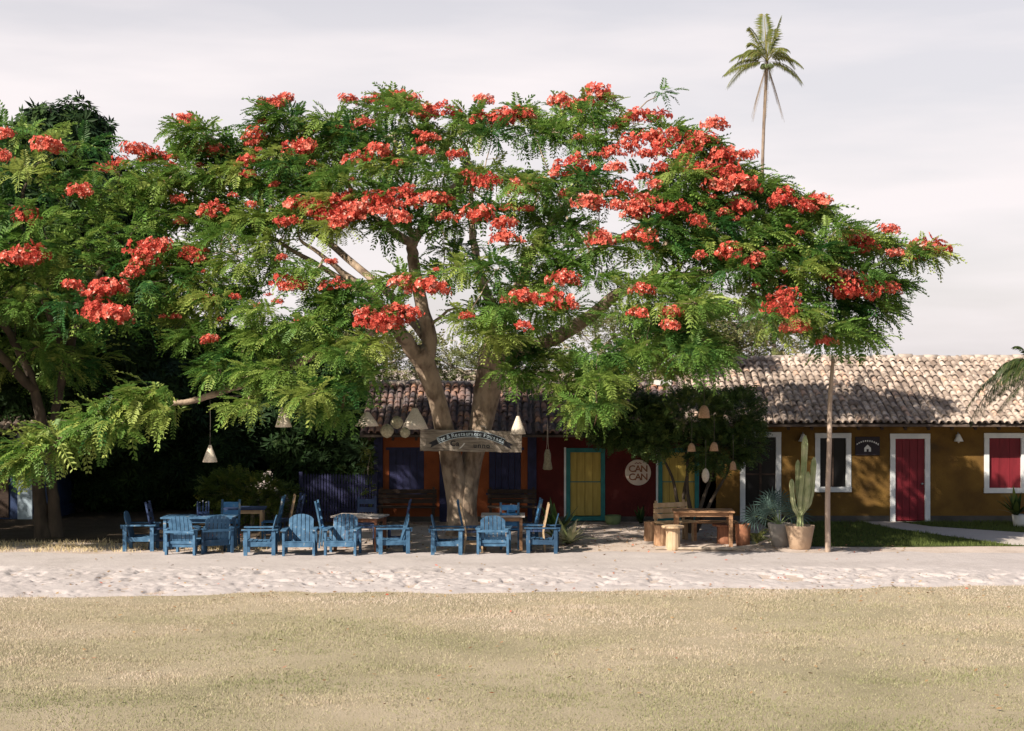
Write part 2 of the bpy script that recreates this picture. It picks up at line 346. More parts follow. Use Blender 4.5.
def vnoise(x, y):
    xi = np.floor(x).astype(int); yi = np.floor(y).astype(int); fx = x - xi; fy = y - yi
    fx = fx * fx * (3 - 2 * fx); fy = fy * fy * (3 - 2 * fy); g = lambda a, b: _tab[a % 256, b % 256]
    return (g(xi, yi) * (1 - fx) + g(xi + 1, yi) * fx) * (1 - fy) + (g(xi, yi + 1) * (1 - fx) + g(xi + 1, yi + 1) * fx) * fy
def fbm(x, y, o=4):
    v = 0; a = 0.5
    for k in range(o): v = v + a * vnoise(x * 2 ** k + 17 * k, y * 2 ** k + 31 * k); a *= 0.5
    return v

# ------------------------------------------------------------------ the ground
def sheet(name, outline, z, mat):
    mb = MB(); n = len(outline); mb.add([(x, y, z) for x, y in outline], [tuple(range(n))])
    return tag(part(name, mb, mat), kind='structure')
sheet('ground', [(-900, -300), (900, -300), (900, 1500), (-900, 1500)], 0.0, M['yard'])
LAWN_EDGE = lambda x: 29.9 + 0.075 * np.asarray(x) + 0.55 * (fbm(np.asarray(x) * 0.7 + 40, np.asarray(x) * 0 + 3.3, 4) - 0.47) * 2
xs = np.linspace(-40, 40, 400)
sheet('lawn', [(-300, -250), (300, -250), (300, 29)] + [(float(x), float(LAWN_EDGE(x))) for x in xs[::-1]] + [(-300, 29)], 0.006, M['lawn'])
# sandy road with churned-up tracks along its near side
def road():
    nx = 900; ys = np.concatenate((np.linspace(28.2, 33.8, 240), np.linspace(33.85, 36.6, 50))); ny = len(ys)
    X, Yg = np.meshgrid(np.linspace(-16, 16, nx), ys)
    Yj = Yg + 0.25 * (fbm(X * 0.8, Yg * 0.8) - 0.5)
    e0 = LAWN_EDGE(X) - .15
    ramp = np.clip((Yj - e0 - .1) / 0.6, 0, 1) * np.clip((33.6 - Yj) / 1.2, 0, 1) * np.clip(0.35 + 1.6 * (fbm(X * .5 + 70, Yg * .8, 3) - .25), .25, 1)
    pits = -np.maximum(0.42 - fbm(X * 3.6 + 5, Yg * 2.8, 3), 0) * 0.55
    lump = (fbm(X * 7.5, Yg * 5.5 + 9, 4) - 0.45) * 0.09
    Z = 0.02 * np.clip((Yj - e0) / .5, 0, 1) * np.clip((34.2 - Yj) / 1.0, 0, 1) + 0.012 + ramp * (pits + lump) + 0.02 * fbm(X * 0.6, Yg * 1.5, 4) + 0.012 * fbm(X * 6, Yg * 6, 2)
    edge = np.clip((Yj - e0) / 0.35, 0, 1) * np.clip((36.1 + 0.9 * (fbm(X * .9 + 31, Yg * .6, 4) - .4) - Yg) / 0.25, 0, 1)
    Z = Z * edge - 0.012 * (1 - edge)
    V = np.stack((X, Yj, Z), -1).reshape(-1, 3); i = np.arange((ny - 1) * (nx - 1)); r = i // (nx - 1); c = i % (nx - 1); a = r * nx + c
    Fc = np.stack((a, a + 1, a + nx + 1, a + nx), 1)
    tag(link('dirt_road', raw_mesh('dirt_road', V, Fc, None, M['sand'], True)), kind='structure')
road()
sheet('shade_darkened_soil', [(-22, 38.4), (-14, 38.0), (-11, 38.3), (-9, 38.0), (-7.2, 38.6), (-5.8, 39.6), (-4.6, 41.2), (-4.0, 43.0), (-4.0, 54), (-22, 54)], 0.004, M['soil'])  # earth coloured dark to stand in for shade under the left trees
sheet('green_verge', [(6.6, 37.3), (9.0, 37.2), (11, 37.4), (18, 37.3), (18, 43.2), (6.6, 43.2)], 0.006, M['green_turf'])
sheet('path', [(11.7, 37.6), (14, 36.9), (19, 37.0), (19, 38.6), (13.8, 39.6), (10.9, 41.9), (10.3, 43.25), (9.4, 43.25), (9.7, 41.6)], 0.012, M['path'])

# grass blades
def blades(name, x0, x1, y0, y1, n, h, mat, keep=None, w=0.012, lean=0.5):
    x = rng.uniform(x0, x1, n); y = rng.uniform(y0, y1, n)
    if keep is not None: k = keep(x, y); x = x[k]; y = y[k]
    n = len(x); hh = h * rng.uniform(0.5, 1.2, n) * (0.35 + 1.35 * fbm(x * 1.7 + 3, y * 1.7, 3)); a = rng.uniform(0, 6.28, n); le = rng.uniform(0, lean, n) * hh; la = rng.uniform(0, 6.28, n)
    dx, dy = np.cos(a) * w / 2, np.sin(a) * w / 2; z0 = np.zeros(n)
    V = np.stack((np.stack((x - dx, y - dy, z0), 1), np.stack((x + dx, y + dy, z0), 1), np.stack((x + np.cos(la) * le, y + np.sin(la) * le, hh), 1)), 1).reshape(-1, 3)
    t = np.clip(fbm(x * 0.35 + 11, y * 0.7, 4) * 0.95 + rng.normal(0, 0.16, n) + (y - 23.8) * 0.065 + (fbm(x * .4 + 5, y * .9, 5) - .45) * .7 - 0.02, 0, 1)
    return raw_mesh(name, V, np.arange(3 * n).reshape(-1, 3), np.repeat(t, 3), mat)
tag(link('lawn_grass', blades('lawn_grass', -11.4, 11.4, 17.0, 31.6, 470000, 0.036, M['dry_blade'],
    lambda x, y: (np.abs(x) < y * 0.34 + 0.6) & (y < LAWN_EDGE(x) + 0.05 + rng.normal(0, 0.35, len(x))) & (rng.random(len(x)) < np.clip((fbm(x * 0.9, y * 1.4, 5) - .22) * 2.6, .32, 1)), w=0.014, lean=1.1)),
    'short dry yellowing grass on the open lawn in the foreground', 'grass', kind='stuff')
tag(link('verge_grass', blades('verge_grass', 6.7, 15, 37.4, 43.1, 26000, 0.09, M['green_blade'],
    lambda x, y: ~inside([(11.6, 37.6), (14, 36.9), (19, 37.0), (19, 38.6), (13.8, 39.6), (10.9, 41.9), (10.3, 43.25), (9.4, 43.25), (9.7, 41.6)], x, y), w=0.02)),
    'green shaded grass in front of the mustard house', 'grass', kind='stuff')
tag(link('straw_grass', blades('straw_grass', -13, -5.6, 36.2, 38.6, 7000, 0.11, M['straw'], lambda x, y: rng.random(len(x)) < np.clip(1.6 * (fbm(x * 0.9, y * 2) - 0.25), 0, 1) * np.clip((38.6 - y) / 1.2, 0, 1), w=0.02, lean=1.2)),
    'straw coloured grass fringe beside the road under the left trees', 'grass', kind='stuff')
def litter(n):
    x = rng.uniform(-9, 9, n); y = np.where(rng.random(n) < .7, rng.uniform(36.3, 43, n), np.where(rng.random(n) < .6, rng.uniform(28.8, 33, n), rng.uniform(19, 36, n))); a = rng.uniform(0, 6.28, n)
    d = np.stack((np.cos(a), np.sin(a), rng.normal(0, .2, n)), 1)
    return scatter_mesh('fallen_leaves', [(-.04, 0, .012), (0, -.02, .014), (.045, 0, .018), (0, .02, .014)], [(0, 1, 2, 3)], np.stack((x, y, np.where(y < 36.3, .03, .008)), 1), frames(d, rng.normal(0, .3, n)), rng.random(n), M['litter'])
tag(link('fallen_leaves', litter(2600)), 'dry leaves and petals scattered on the sandy yard', 'leaves', kind='stuff')

# ------------------------------------------------------------------ roofs of half-round tiles
def tile_roof(parent, x0, x1, y_e, z_e, y_r, z_r, mat, pitch=0.195, seed=1, ridge=True, y_back=None):
    g = np.random.default_rng(seed)
    L = math.hypot(y_r - y_e, z_r - z_e); sl = np.array((0, (y_r - y_e) / L, (z_r - z_e) / L)); nrm = np.array((0, -sl[2], sl[1]))
    row = 0.34; nr = int(math.ceil(L / row)); nc = int((x1 - x0) / pitch)
    ns = 7; tv = []; tf = []
    for (u, r, h) in ((-0.03, 0.080, 0.03), (0.40, 0.064, 0.0)):
        for j in range(ns + 1):
            a = math.pi * j / ns; tv.append((math.cos(a) * r, u, math.sin(a) * r * 0.85 + h))
    for j in range(ns + 1):                                   # inner lip at the lower end
        a = math.pi * j / ns; tv.append((math.cos(a) * 0.064, -0.03, math.sin(a) * 0.064 * 0.85 + 0.03))
    for j in range(ns):
        tf.append((j, j + 1, ns + 2 + j, ns + 1 + j)); tf.append((2 * (ns + 1) + j, 2 * (ns + 1) + j + 1, j + 1, j))
    tv = np.array(tv)
    B = np.stack((np.array((1., 0, 0)), sl, nrm), 1)
    pos = []; mats = []; tint = []
    for c in range(nc):
        wob = g.normal(0, 0.012)
        for k in range(nr):
            x = x0 + (c + 0.5) * pitch + wob + g.normal(0, 0.008); u = k * row + g.normal(0, 0.018)
            sag = -0.06 * math.sin(math.pi * k / nr) * (0.6 + 0.4 * math.sin(x * 1.3))
            pos.append(np.array((x, y_e, z_e)) + sl * u + nrm * (0.03 + sag + g.normal(0, 0.006)))
            an = g.normal(0, 0.035); rz = np.array(((math.cos(an), -math.sin(an), 0), (math.sin(an), math.cos(an), 0), (0, 0, 1)))
            mats.append(B @ rz); tint.append(min(1, max(0, g.normal(0.52, 0.30))))
    roof = link('roof', scatter_mesh('roof', tv, tf, np.array(pos), np.array(mats), np.array(tint), mat, True), parent)
    # channel tiles between the covers
    pos = np.array(pos) + np.array((pitch / 2, 0, 0)) - nrm * 0.0
    ch = np.array([(math.cos(math.pi * j / 5) * 0.085, u, -math.sin(math.pi * j / 5) * 0.055 + 0.03 + h) for (u, h) in ((0, .012), (.4, 0)) for j in range(6)])
    link('channel_tiles', scatter_mesh('channel_tiles', ch, [(j, j + 1, 7 + j, 6 + j) for j in range(5)], pos, np.array(mats), np.array(tint) * 0.8, mat, True), roof)
    mb = MB(); t = 0.10; yb = y_back if y_back else 2 * y_r - y_e
    zb = z_r - (yb - y_r) * (z_r - z_e) / (y_r - y_e)
    o = [(y_e + .02, z_e - .02), (y_r, z_r - .02), (yb, zb - .02), (yb, zb - .02 - t), (y_r, z_r - .02 - t), (y_e + .02, z_e - .02 - t * .6)]
    vs = [(x0, y, z) for y, z in o] + [(x1, y, z) for y, z in o]
    mb.add(vs, [(0, 1, 4, 5), (1, 2, 3, 4), (6, 11, 10, 7), (7, 10, 9, 8), (0, 6, 7, 1), (1, 7, 8, 2), (2, 8, 9, 3), (3, 9, 10, 4), (4, 10, 11, 5), (5, 11, 6, 0)])
    part('roof_deck', mb, M['under_tile'], roof)
    if ridge:
        mb = MB(); mb.smooth = True; n = int((x1 - x0) / 0.36)
        for i in range(n):
            x = x0 + (i + .5) * (x1 - x0) / n; dz = g.normal(0, .014) - .035 * math.sin(x * 1.1) ** 2
            mb.tube([(x - .2, y_r, z_r + .015 + dz), (x + .2, y_r, z_r + .03 + dz)], [.105, .09], 10)
        part('ridge_tiles', mb, M['ridge'], roof)
    mb = MB()
    for i in range(int((x1 - x0) / 0.62)):
        x = x0 + .25 + i * .62; a = np.array((x, y_e + .08, z_e - .02)) ; mb.bar(a - nrm * .12, np.array((x, y_e + .9, z_e - .02)) + sl * 0 + np.array((0, 0, .82 * sl[2] / sl[1])) - nrm * .12, .07, .09)
    part('rafters', mb, M['dark_wood'], roof)
    return roof

WALL = 43.3
def wx(px, Y=WALL): return (px - 512.0) / F * Y
def wz(py, Y=WALL): return EYE - (py - 365.5) / F * Y
def box2(mb, x0, x1, y0, y1, z0, z1): mb.box(((x0 + x1) / 2, (y0 + y1) / 2, (z0 + z1) / 2), (abs(x1 - x0), abs(y1 - y0), abs(z1 - z0)))
def wall_front(x0, x1, z1, openings, thick=0.25, y=WALL):
    """a wall slab as blocks round rectangular openings (x0,x1,z0,z1)"""
    mb = MB(); xs = sorted({x0, x1} | {a for o in openings for a in o[:2]}); 
    for a, b in zip(xs[:-1], xs[1:]):
        op = [o for o in openings if o[0] <= a + 1e-6 and o[1] >= b - 1e-6]
        if not op: box2(mb, a, b, y, y + thick, 0, z1); continue
        o = op[0]
        if o[2] > 0.01: box2(mb, a, b, y, y + thick, 0, o[2])
        box2(mb, a, b, y, y + thick, o[3], z1)
    return mb
def frame_part(parent, x0, x1, z0, z1, w, mat, name='frame', sill=True, proud=0.035, y=WALL, wl=None):
    mb = MB(); a, b = y - proud, y + 0.10
    box2(mb, x0, x0 + w, a, b, z0, z1 - w); box2(mb, x1 - w, x1, a, b, z0, z1 - w); box2(mb, x0 - .004, x1 + .004, a - .004, b, z1 - w, z1)
    if sill: box2(mb, x0 - .01, x1 + .01, a - .02, b, z0, z0 + w)
    return part(name, mb, mat, parent, bevel=0.006)
def plank_panel(x0, x1, z0, z1, y, n, t=0.04):
    mb = MB(); w = (x1 - x0) / n
    for i in range(n): box2(mb, x0 + i * w + .004, x0 + (i + 1) * w - .004, y + (i % 2) * .003, y + t, z0, z1)
    return mb

# --- mustard house
def mustard_house():
    x0, x1 = wx(700), 17.5; h = 2.86
    t = thing('mustard_house', 'long low mustard house with white window frames and a red door, pale tiled roof', 'house', ((x0 + x1) / 2, WALL, 0))
    ox = t.location.x
    ops = [('glass_door', 740, 781, 432, 521), ('window', 815, 851, 433, 492), ('door', 890, 930, 433.5, 521), ('window', 984, 1026, 433, 493)]
    rects = [(wx(a), wx(b), 0 if d > 515 else wz(d), wz(c)) for _, a, b, c, d in ops]
    def loc(o): o.location = (-ox, -WALL, 0); return o
    mb = wall_front(x0, x1, h, rects)
    box2(mb, x0, x0 + .25, WALL + .252, 50, 0, h); box2(mb, x1 - .25, x1, WALL + .252, 50, 0, h); box2(mb, x0 + .252, x1 - .252, 49.75, 50, 0, h)
    for xa, xb in ((x0 + .02, x0 + .24), (x1 - .24, x1 - .02)): mb.add([(xa, 43.4, h), (xa, 49.9, h), (xa, 46.6, 4.3), (xb, 43.4, h), (xb, 49.9, h), (xb, 46.6, 4.3)], [(0, 1, 2), (5, 4, 3), (0, 2, 5, 3), (1, 4, 5, 2), (0, 3, 4, 1)])
    w = loc(part('wall', mb, M['mustard'], t))
    mb = MB()
    xs_ = [x0] + [v for r in rects if r[2] == 0 for v in (r[0] - .02, r[1] + .02)] + [x1]
    for a, b in zip(xs_[::2], xs_[1::2]): box2(mb, a, b, WALL - .03, WALL - .001, 0, .16)
    loc(part('plinth', mb, M['plinth'], t))
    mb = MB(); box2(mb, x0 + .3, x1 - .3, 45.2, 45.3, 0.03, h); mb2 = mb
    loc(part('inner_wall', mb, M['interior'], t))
    for (nm, *_), (a, b, c, d) in zip(ops, rects):
        if nm == 'door':
            mb = plank_panel(a + .13, b - .13, .03, d - .13, WALL + .03, 4)
            dr = loc(part('door', mb, M['red'], t, bevel=.004)); dr['label'] = 'closed dark red plank door'
            frame_part(dr, a, b, c, d, .14, M['white'], 'frame', False)
            m2 = MB(); m2.smooth = True; m2.lathe([(.0, -.03), (.03, -.02), (.035, 0), (.03, .02), (0, .03)], 8, (b - .2, WALL + .01, 1.02)); part('handle', m2, M['metal'], dr)
        elif nm == 'glass_door':
            mb = MB(); box2(mb, a + .13, b - .13, WALL + .05, WALL + .062, .03, d - .13)
            dr = loc(part('door', mb, M['glass'], t)); dr['label'] = 'glazed door with a white frame behind the small garden tree'
            frame_part(dr, a, b, c, d, .14, M['white'], 'frame', False)
            m2 = MB(); xm = (a + b) / 2
            box2(m2, xm - .03, xm + .03, WALL + .03, WALL + .048, .03, d - .13); box2(m2, a + .13, b - .13, WALL + .026, WALL + .046, 1.25, 1.30); box2(m2, a + .13, b - .13, WALL + .026, WALL + .046, .03, .45)
            part('glazing_bars', m2, M['dark_wood'], dr)
        else:
            red = a > 12
            mb = plank_panel(a + .13, b - .13, c + .13, d - .13, WALL + .05, 3) if red else MB()
            if not red: box2(mb, a + .13, b - .13, WALL + .06, WALL + .072, c + .13, d - .13)
            wn_ = loc(part('window', mb, M['red'] if red else M['glass'], t)); wn_['label'] = 'window closed with red shutters' if red else 'dark glazed window in a white frame'
            frame_part(wn_, a, b, c, d, .135, M['white'], 'frame', True)
            if not red:
                m2 = MB(); xm = (a + b) / 2; box2(m2, xm - .025, xm + .025, WALL + .035, WALL + .058, c + .13, d - .13)
                part('glazing_bar', m2, M['dark_wood'], wn_)
    loc(tile_roof(t, x0 - .45, x1 + .3, 42.55, 2.66, 46.6, 4.40, M['tile'], seed=3))
mustard_house()

# --- orange tavern and red shop share one low line of roof
def low_house(name, label, x0, x1, h, wallmat, ops, seed, y_r=45.7, z_r=3.66):
    t = thing(name, label, 'house', ((x0 + x1) / 2, WALL, 0)); ox = t.location.x
    def loc(o): o.location = (-ox, -WALL, 0); return o
    rects = [o[1:5] for o in ops]
    mb = wall_front(x0, x1, h, rects)
    box2(mb, x0, x0 + .25, WALL + .252, 48, 0, h); box2(mb, x1 - .25, x1, WALL + .252, 48, 0, h); box2(mb, x0 + .252, x1 - .252, 47.75, 48, 0, h)
    for xa, xb in ((x0 + .02, x0 + .24), (x1 - .24, x1 - .02)): mb.add([(xa, 43.4, h), (xa, 47.9, h), (xa, y_r, z_r - .15), (xb, 43.4, h), (xb, 47.9, h), (xb, y_r, z_r - .15)], [(0, 1, 2), (5, 4, 3), (0, 2, 5, 3), (1, 4, 5, 2), (0, 3, 4, 1)])
    loc(part('wall', mb, wallmat, t))
    loc(tile_roof(t, x0 - (.35 if seed == 11 else 0), x1, 42.6, 2.38, y_r, z_r, M['old_tile'], seed=seed))
    mb = MB()
    spans = [x0] + [v for r in sorted(rects) if r[2] == 0 for v in (r[0] - .02, r[1] + .02)] + [x1]
    for a, b in zip(spans[::2], spans[1::2]): box2(mb, a, b, WALL - .025, WALL - .001, 0, .14)
    loc(part('plinth', mb, M['plinth'], t))
    return t, loc
xa, xb, xc = wx(375), wx(534), wx(716)
ops = [('window', wx(389), wx(424), .78, wz(450)), ('window', wx(489), wx(521), .78, wz(450)), ]
tav, tl = low_house('orange_tavern', 'low orange plastered tavern with navy shutters and posts behind the big tree', xa, xb, 2.56, M['orange_wall'], ops, 11)
for nm, a, b, c, d in ops:
    o = tl(part('shutter', plank_panel(a, b, c, d, WALL + .02, 5), M['navy'], tav))
    mb = MB(); box2(mb, a - .08, b + .08, WALL - .03, WALL + .09, d, d + .07); part('lintel', mb, M['navy'], o)
    mb = MB(); box2(mb, a - .08, b + .08, WALL - .05, WALL + .09, c - .06, c); part('sill', mb, M['navy'], o)
for px in (378.5, 444, 532):
    mb = MB(); box2(mb, wx(px) - .12, wx(px) + .12, WALL - .06, WALL - .002, 0, 2.54); tl(part('post', mb, M['navy'], tav, bevel=.01))
mb = MB(); box2(mb, xa, xb, WALL - .062, WALL - .003, 2.36, 2.5); 
ops = [('door', wx(565), wx(605), 0, wz(448)), ('door', wx(657), wx(699), 0, wz(448))]
shop, sl_ = low_house('red_shop', 'low dark red shop with two yellow doors framed in teal', xb + .003, xc, 2.56, M['red_wall'], ops, 12)
for nm, a, b, c, d in ops:
    dr = sl_(part('door', plank_panel(a + .11, b - .11, .16, d - .11, WALL + .03, 4), M['yellow'], shop, bevel=.004))
    frame_part(dr, a + .03, b, .03, d, .115, M['teal'], 'frame', True)
    m2 = MB(); box2(m2, a - .025, a + .027, WALL - .03, WALL + .05, .03, d + .02); part('jamb', m2, M['white'], dr)
    m2 = MB(); zc = (d + .16) / 2; box2(m2, a + .12, b - .12, WALL + .018, WALL + .029, zc - .012, zc + .012); part('ledge', m2, M['teal'], dr)
# white capping on the party wall at the top of the shop roof
mb = MB(); P0 = P(662, 385, 45.6); mb.box(P0 + np.array((0, 0, .07)), (.5, .3, .14)); sl_(part('chimney_cap', mb, M['pot_white'], shop))

# --- dark blue house at the far left edge
t = thing('blue_house', 'blue and white house front half hidden at the left edge', 'house', (-13.6, 44, 0))
mb = MB(); box2(mb, -2.6, 1.1, 0, 4, 0, 2.5); part('wall', mb, M['dark_blue'], t)
mb = MB(); box2(mb, .1, .5, -.05, -.002, 0, 2.4); part('pilaster', mb, solid('pale_blue_paint', (0.42, 0.52, 0.62), None, 3, .7), t)
mb = MB(); box2(mb, -1.0, -.15, -.04, -.002, .05, 2.1); part('door', mb, M['dark_wood'], t)
rf = tile_roof(t, -2.9, 1.4, -.6, 2.42, 2.0, 3.6, M['tile'], seed=21)

# --- picket fence left of the tavern
t = thing('picket_fence', 'dark navy picket fence between the shrubs and the tavern', 'fence', (wx(340, 42.9), 42.9, 0))
mb = MB(); n = 26
for i in range(n):
    x = -1.0 + i * .075; mb.prism([(x - .025, .04), (x + .025, .04), (x + .025, 1.26), (x, 1.33), (x - .025, 1.26)], -.012, .012)
part('pickets', mb, M['navy'], t)
for z in (.35, 1.0):
    mb = MB(); mb.box((-.03, .04, z), (2.05, .05, .07)); part('rail', mb, M['navy'], t)
for x in (-1.05, .95):
    mb = MB(); mb.box((x, .05, .68), (.09, .09, 1.36)); part('post', mb, M['navy'], t)

# ------------------------------------------------------------------ foliage
def frond_template(pairs=9, L=1.0, droop=0.42, plen=0.30, pw=0.085, sweep=0.75, hang=0.35, env=None, tipz=0.0):
    v = []; f = []; jr = random.Random(int(pairs * 100 + droop * 1000 + plen * 77))
    for i in range(pairs):
        s = 0.16 + 0.84 * i / (pairs - 1); x = s * L; z = (0.10 * s - droop * s * s) * L
        e = (math.sin(math.pi * min(1, 0.18 + 0.74 * s)) ** 0.6) if env is None else env(s)
        for sd in (-1, 1):
            l = plen * L * e * jr.uniform(.72, 1.15); sweep_ = sweep + jr.uniform(-.2, .2); hang_ = hang + jr.uniform(-.12, .22); d = Vector((math.cos(sweep_), sd * math.sin(sweep_), -hang_ - tipz * s)).normalized()
            wd = Vector((math.sin(sweep) , -sd * math.cos(sweep), 0)) * pw * L
            b = Vector((x, sd * .01 * L, z)); m = b + d * l * 0.5 + Vector((0, 0, .03 * L)); tip = b + d * l
            o = len(v); v += [b, m - wd * .5, tip, m + wd * .5]; f.append((o, o + 1, o + 2, o + 3))
    k = 4                                              # the rib
    for i in range(k):
        s0, s1 = i / k, (i + 1) / k; o = len(v)
        for s in (s0, s1):
            for y in (-.008 * L, .008 * L): v.append(Vector((s * L, y, (0.10 * s - droop * s * s) * L + .004)))
        f.append((o, o + 2, o + 3, o + 1))
    return np.array([tuple(q) for q in v]), np.array(f)
FRONDS = [frond_template(n_, 1, dr, pl, pw_, sw, hg) for n_, dr, pl, pw_, sw, hg in ((10, .48, .33, .105, 1.0, .18), (9, .75, .35, .11, .95, .28), (11, .30, .32, .10, 1.05, .12), (8, .62, .30, .12, .9, .35), (10, .40, .36, .10, 1.1, .22), (7, .9, .36, .12, .95, .4))]

def foliage(name, base, centers, per, size, spread, center, mat, tilt=0.25, templates=FRONDS, seed=0, updown=(0.15, 0.35), tint_mu=0.5, drop=0.0):
    """feathery leaves round every clump centre, growing outward and drooping"""
    g = np.random.default_rng(seed); C = np.asarray(centers); Vs = []; Fs = []; Ts = []; off = 0
    K = len(C); idx = np.repeat(np.arange(K), per); n = len(idx)
    pad_t = g.normal(tint_mu, 0.22, K); ct = np.asarray(center)
    q = g.normal(0, 1, (n, 3)); q /= np.linalg.norm(q, axis=1, keepdims=True); q *= g.random((n, 1)) ** 0.5
    pos = C[idx] + q * np.asarray(spread)
    out = C[idx] - ct; out[:, 2] *= 0.3; out /= np.linalg.norm(out, axis=1, keepdims=True) + 1e-6
    d = q * 1.0 + out * 0.45; d[:, 2] = d[:, 2] * 0.25 + g.normal(updown[0], updown[1], n) - drop
    Rm = frames(d, g.normal(0, tilt, n)); s = size * g.uniform(0.5, 1.3, n)
    tint = np.clip(pad_t[idx] + g.normal(0, .16, n), 0, 1); which = g.integers(0, len(templates), n)
    for w, (tv, tf) in enumerate(templates):
        k = which == w; m = int(k.sum()); nv = len(tv)
        V = np.einsum('nij,vj->nvi', Rm[k] * s[k][:, None, None], tv) + pos[k][:, None, :]
        Vs.append(V.reshape(-1, 3)); Fs.append((tf[None] + (np.arange(m) * nv)[:, None, None] + off).reshape(-1, 4)); off += m * nv
        Ts.append(np.repeat(tint[k], nv))
    V = np.concatenate(Vs) - np.asarray(base)
    return raw_mesh(name, V, np.concatenate(Fs), np.concatenate(Ts), mat)

def branch_out(limbs, pads, base, rtip=0.012, seed=0, hub=None):
    """limbs: list of (N,4) polylines x,y,z,r.  Every pad is joined to the nearest wood already grown."""
    g = np.random.default_rng(seed); nodes = []; rad = []; mb = MB(); mb.smooth = True
    for i, l in enumerate(limbs):
        c = catmull(l, 6); r = c[:, 3]; jit = g.normal(0, .012, (len(c), 3)) * (r[:, None] < .2)
        mb.tube([tuple(p) for p in c[:, :3] - base + jit], list(r), 14 if r[0] > .2 else 9, True, 0.10 if r[0] > .2 else .06, i)
        nodes += list(c[:, :3]); rad += list(r)
    nodes = np.array(nodes); rad = np.array(rad); ok = rad < 0.24
    nodes = nodes[ok]; rad = rad[ok]; hub = nodes[0] if hub is None else hub
    order = np.argsort(np.linalg.norm(pads - hub, axis=1))
    for i in order:
        p = pads[i]; d = np.linalg.norm(nodes - p, axis=1); j = int(np.argmin(d + np.maximum(0, .05 - rad) * 6)); a = nodes[j]; L = d[j]
        if L < .15: continue
        k = max(3, int(L / .25)); ts = np.linspace(0, 1, k + 1)[:, None]
        mid = np.sin(ts * math.pi) * (np.array((0, 0, 0.12 * L)) + g.normal(0, .06 * L, 3)); line = a + (p - a) * ts + mid
        line[1:-1] += g.normal(0, .02, (k - 1, 3))
        r0 = min(rad[j] * .75, .012 + .016 * L + .01); rr = np.linspace(max(r0, rtip), rtip, k + 1)
        mb.tube([tuple(q) for q in line - base], list(rr), 5, False)
        nodes = np.vstack((nodes, line[1:])); rad = np.concatenate((rad, rr[1:]))
        for _ in range(2):                              # bare twigs
            q = line[g.integers(1, k + 1)]; e = g.normal(0, .25, 3); e[2] = abs(e[2]) * .3
            mb.tube([tuple(q - base), tuple(q + e * .5 + g.normal(0, .03, 3) - base), tuple(q + e - base)], [.009, .007, .004], 4, False)
    return mb

def flower_meshes(n=6):
    out = []
    for k in range(n):
        g = np.random.default_rng(50 + k); m = 54 + 7 * k
        q = g.normal(0, 1, (m, 3)); q /= np.linalg.norm(q, axis=1, keepdims=True); q[:, 2] = np.abs(q[:, 2]) * 1.1 - .25
        lob = g.normal(0, .10, (5, 3)) * (1, 1, .5); pos = q * np.array((.19, .19, .16)) * g.uniform(.6, 1.3, (m, 1)) + lob[g.integers(0, 5, m)]
        # one flower: five cupped petals
        tv = []; tf = []
        for i in range(5):
            a = 2 * math.pi * i / 5; ca, sa = math.cos(a), math.sin(a); o = len(tv)
            for (r, s, z) in ((.004, 0, 0), (.032, -.022, .020), (.056, 0, .012), (.032, .022, .020)): tv.append((z, r * ca - s * sa, r * sa + s * ca))
            tf.append((o, o + 1, o + 2, o + 3))
        Rm = frames(q + g.normal(0, .35, (m, 3)), g.uniform(0, 6, m)) * g.uniform(.8, 1.35, m)[:, None, None]
        tint = np.clip(g.normal(.30 + .075 * k, .18, (m, 1)) + g.normal(0, .12, (m, 20)), 0, .9); tint[:, 16:] += (g.random((m, 1)) < .35) * .5
        out.append((scatter_mesh('flower_cluster', np.array(tv), tf, pos, Rm, np.clip(tint, 0, 1), M['petal'])))
    return out
FLOWERS = flower_meshes()
def put_flowers(root, base, pts, sizes, limit=100):
    order = np.argsort(-np.asarray(sizes)); rest = []
    for n, i in enumerate(order):
        if n < limit:
            o = link('flower_cluster', FLOWERS[int(rng.integers(0, 6))], root, tuple(pts[i] - base), float(rng.uniform(0, 6.28)))
            s = float(sizes[i]); o.scale = (s, s, s * float(rng.uniform(.85, 1.1)))
        else: rest.append(i)
    if rest:
        Vs = []; Fs = []; Ts = []; off = 0
        for i in rest:
            me = FLOWERS[int(rng.integers(0, 6))]; nv = len(me.vertices); v = np.empty(nv * 3, np.float32); me.vertices.foreach_get('co', v); v = v.reshape(-1, 3)
            fl = np.empty(len(me.loops), np.int32); me.loops.foreach_get('vertex_index', fl); tt = np.empty(nv, np.float32); me.attributes['tint'].data.foreach_get('value', tt)
            a = rng.uniform(0, 6.28); c, s = math.cos(a), math.sin(a); v = (v @ np.array(((c, s, 0), (-s, c, 0), (0, 0, 1)))) * sizes[i] + (pts[i] - base)
            Vs.append(v); Fs.append(fl.reshape(-1, 4) + off); Ts.append(tt); off += nv
        o = link('small_flowers', raw_mesh('small_flowers', np.concatenate(Vs), np.concatenate(Fs), np.concatenate(Ts), M['petal']), root); o['kind'] = 'stuff'

def poisson_px(poly, gaps, spacing, n, g, vs=1.25):
    poly = np.asarray(poly, float); x0, y0 = poly.min(0); x1, y1 = poly.max(0); pts = []
    cx = g.uniform(x0, x1, n); cy = g.uniform(y0, y1, n); k = inside(poly, cx, cy)
    for (a, b, ra, rb) in gaps: k &= (((cx - a) / ra) ** 2 + ((cy - b) / rb) ** 2) > 1
    for x, y in zip(cx[k], cy[k]):
        if all((x - q[0]) ** 2 + ((y - q[1]) * vs) ** 2 > spacing ** 2 for q in pts): pts.append((x, y))
    return np.array(pts)

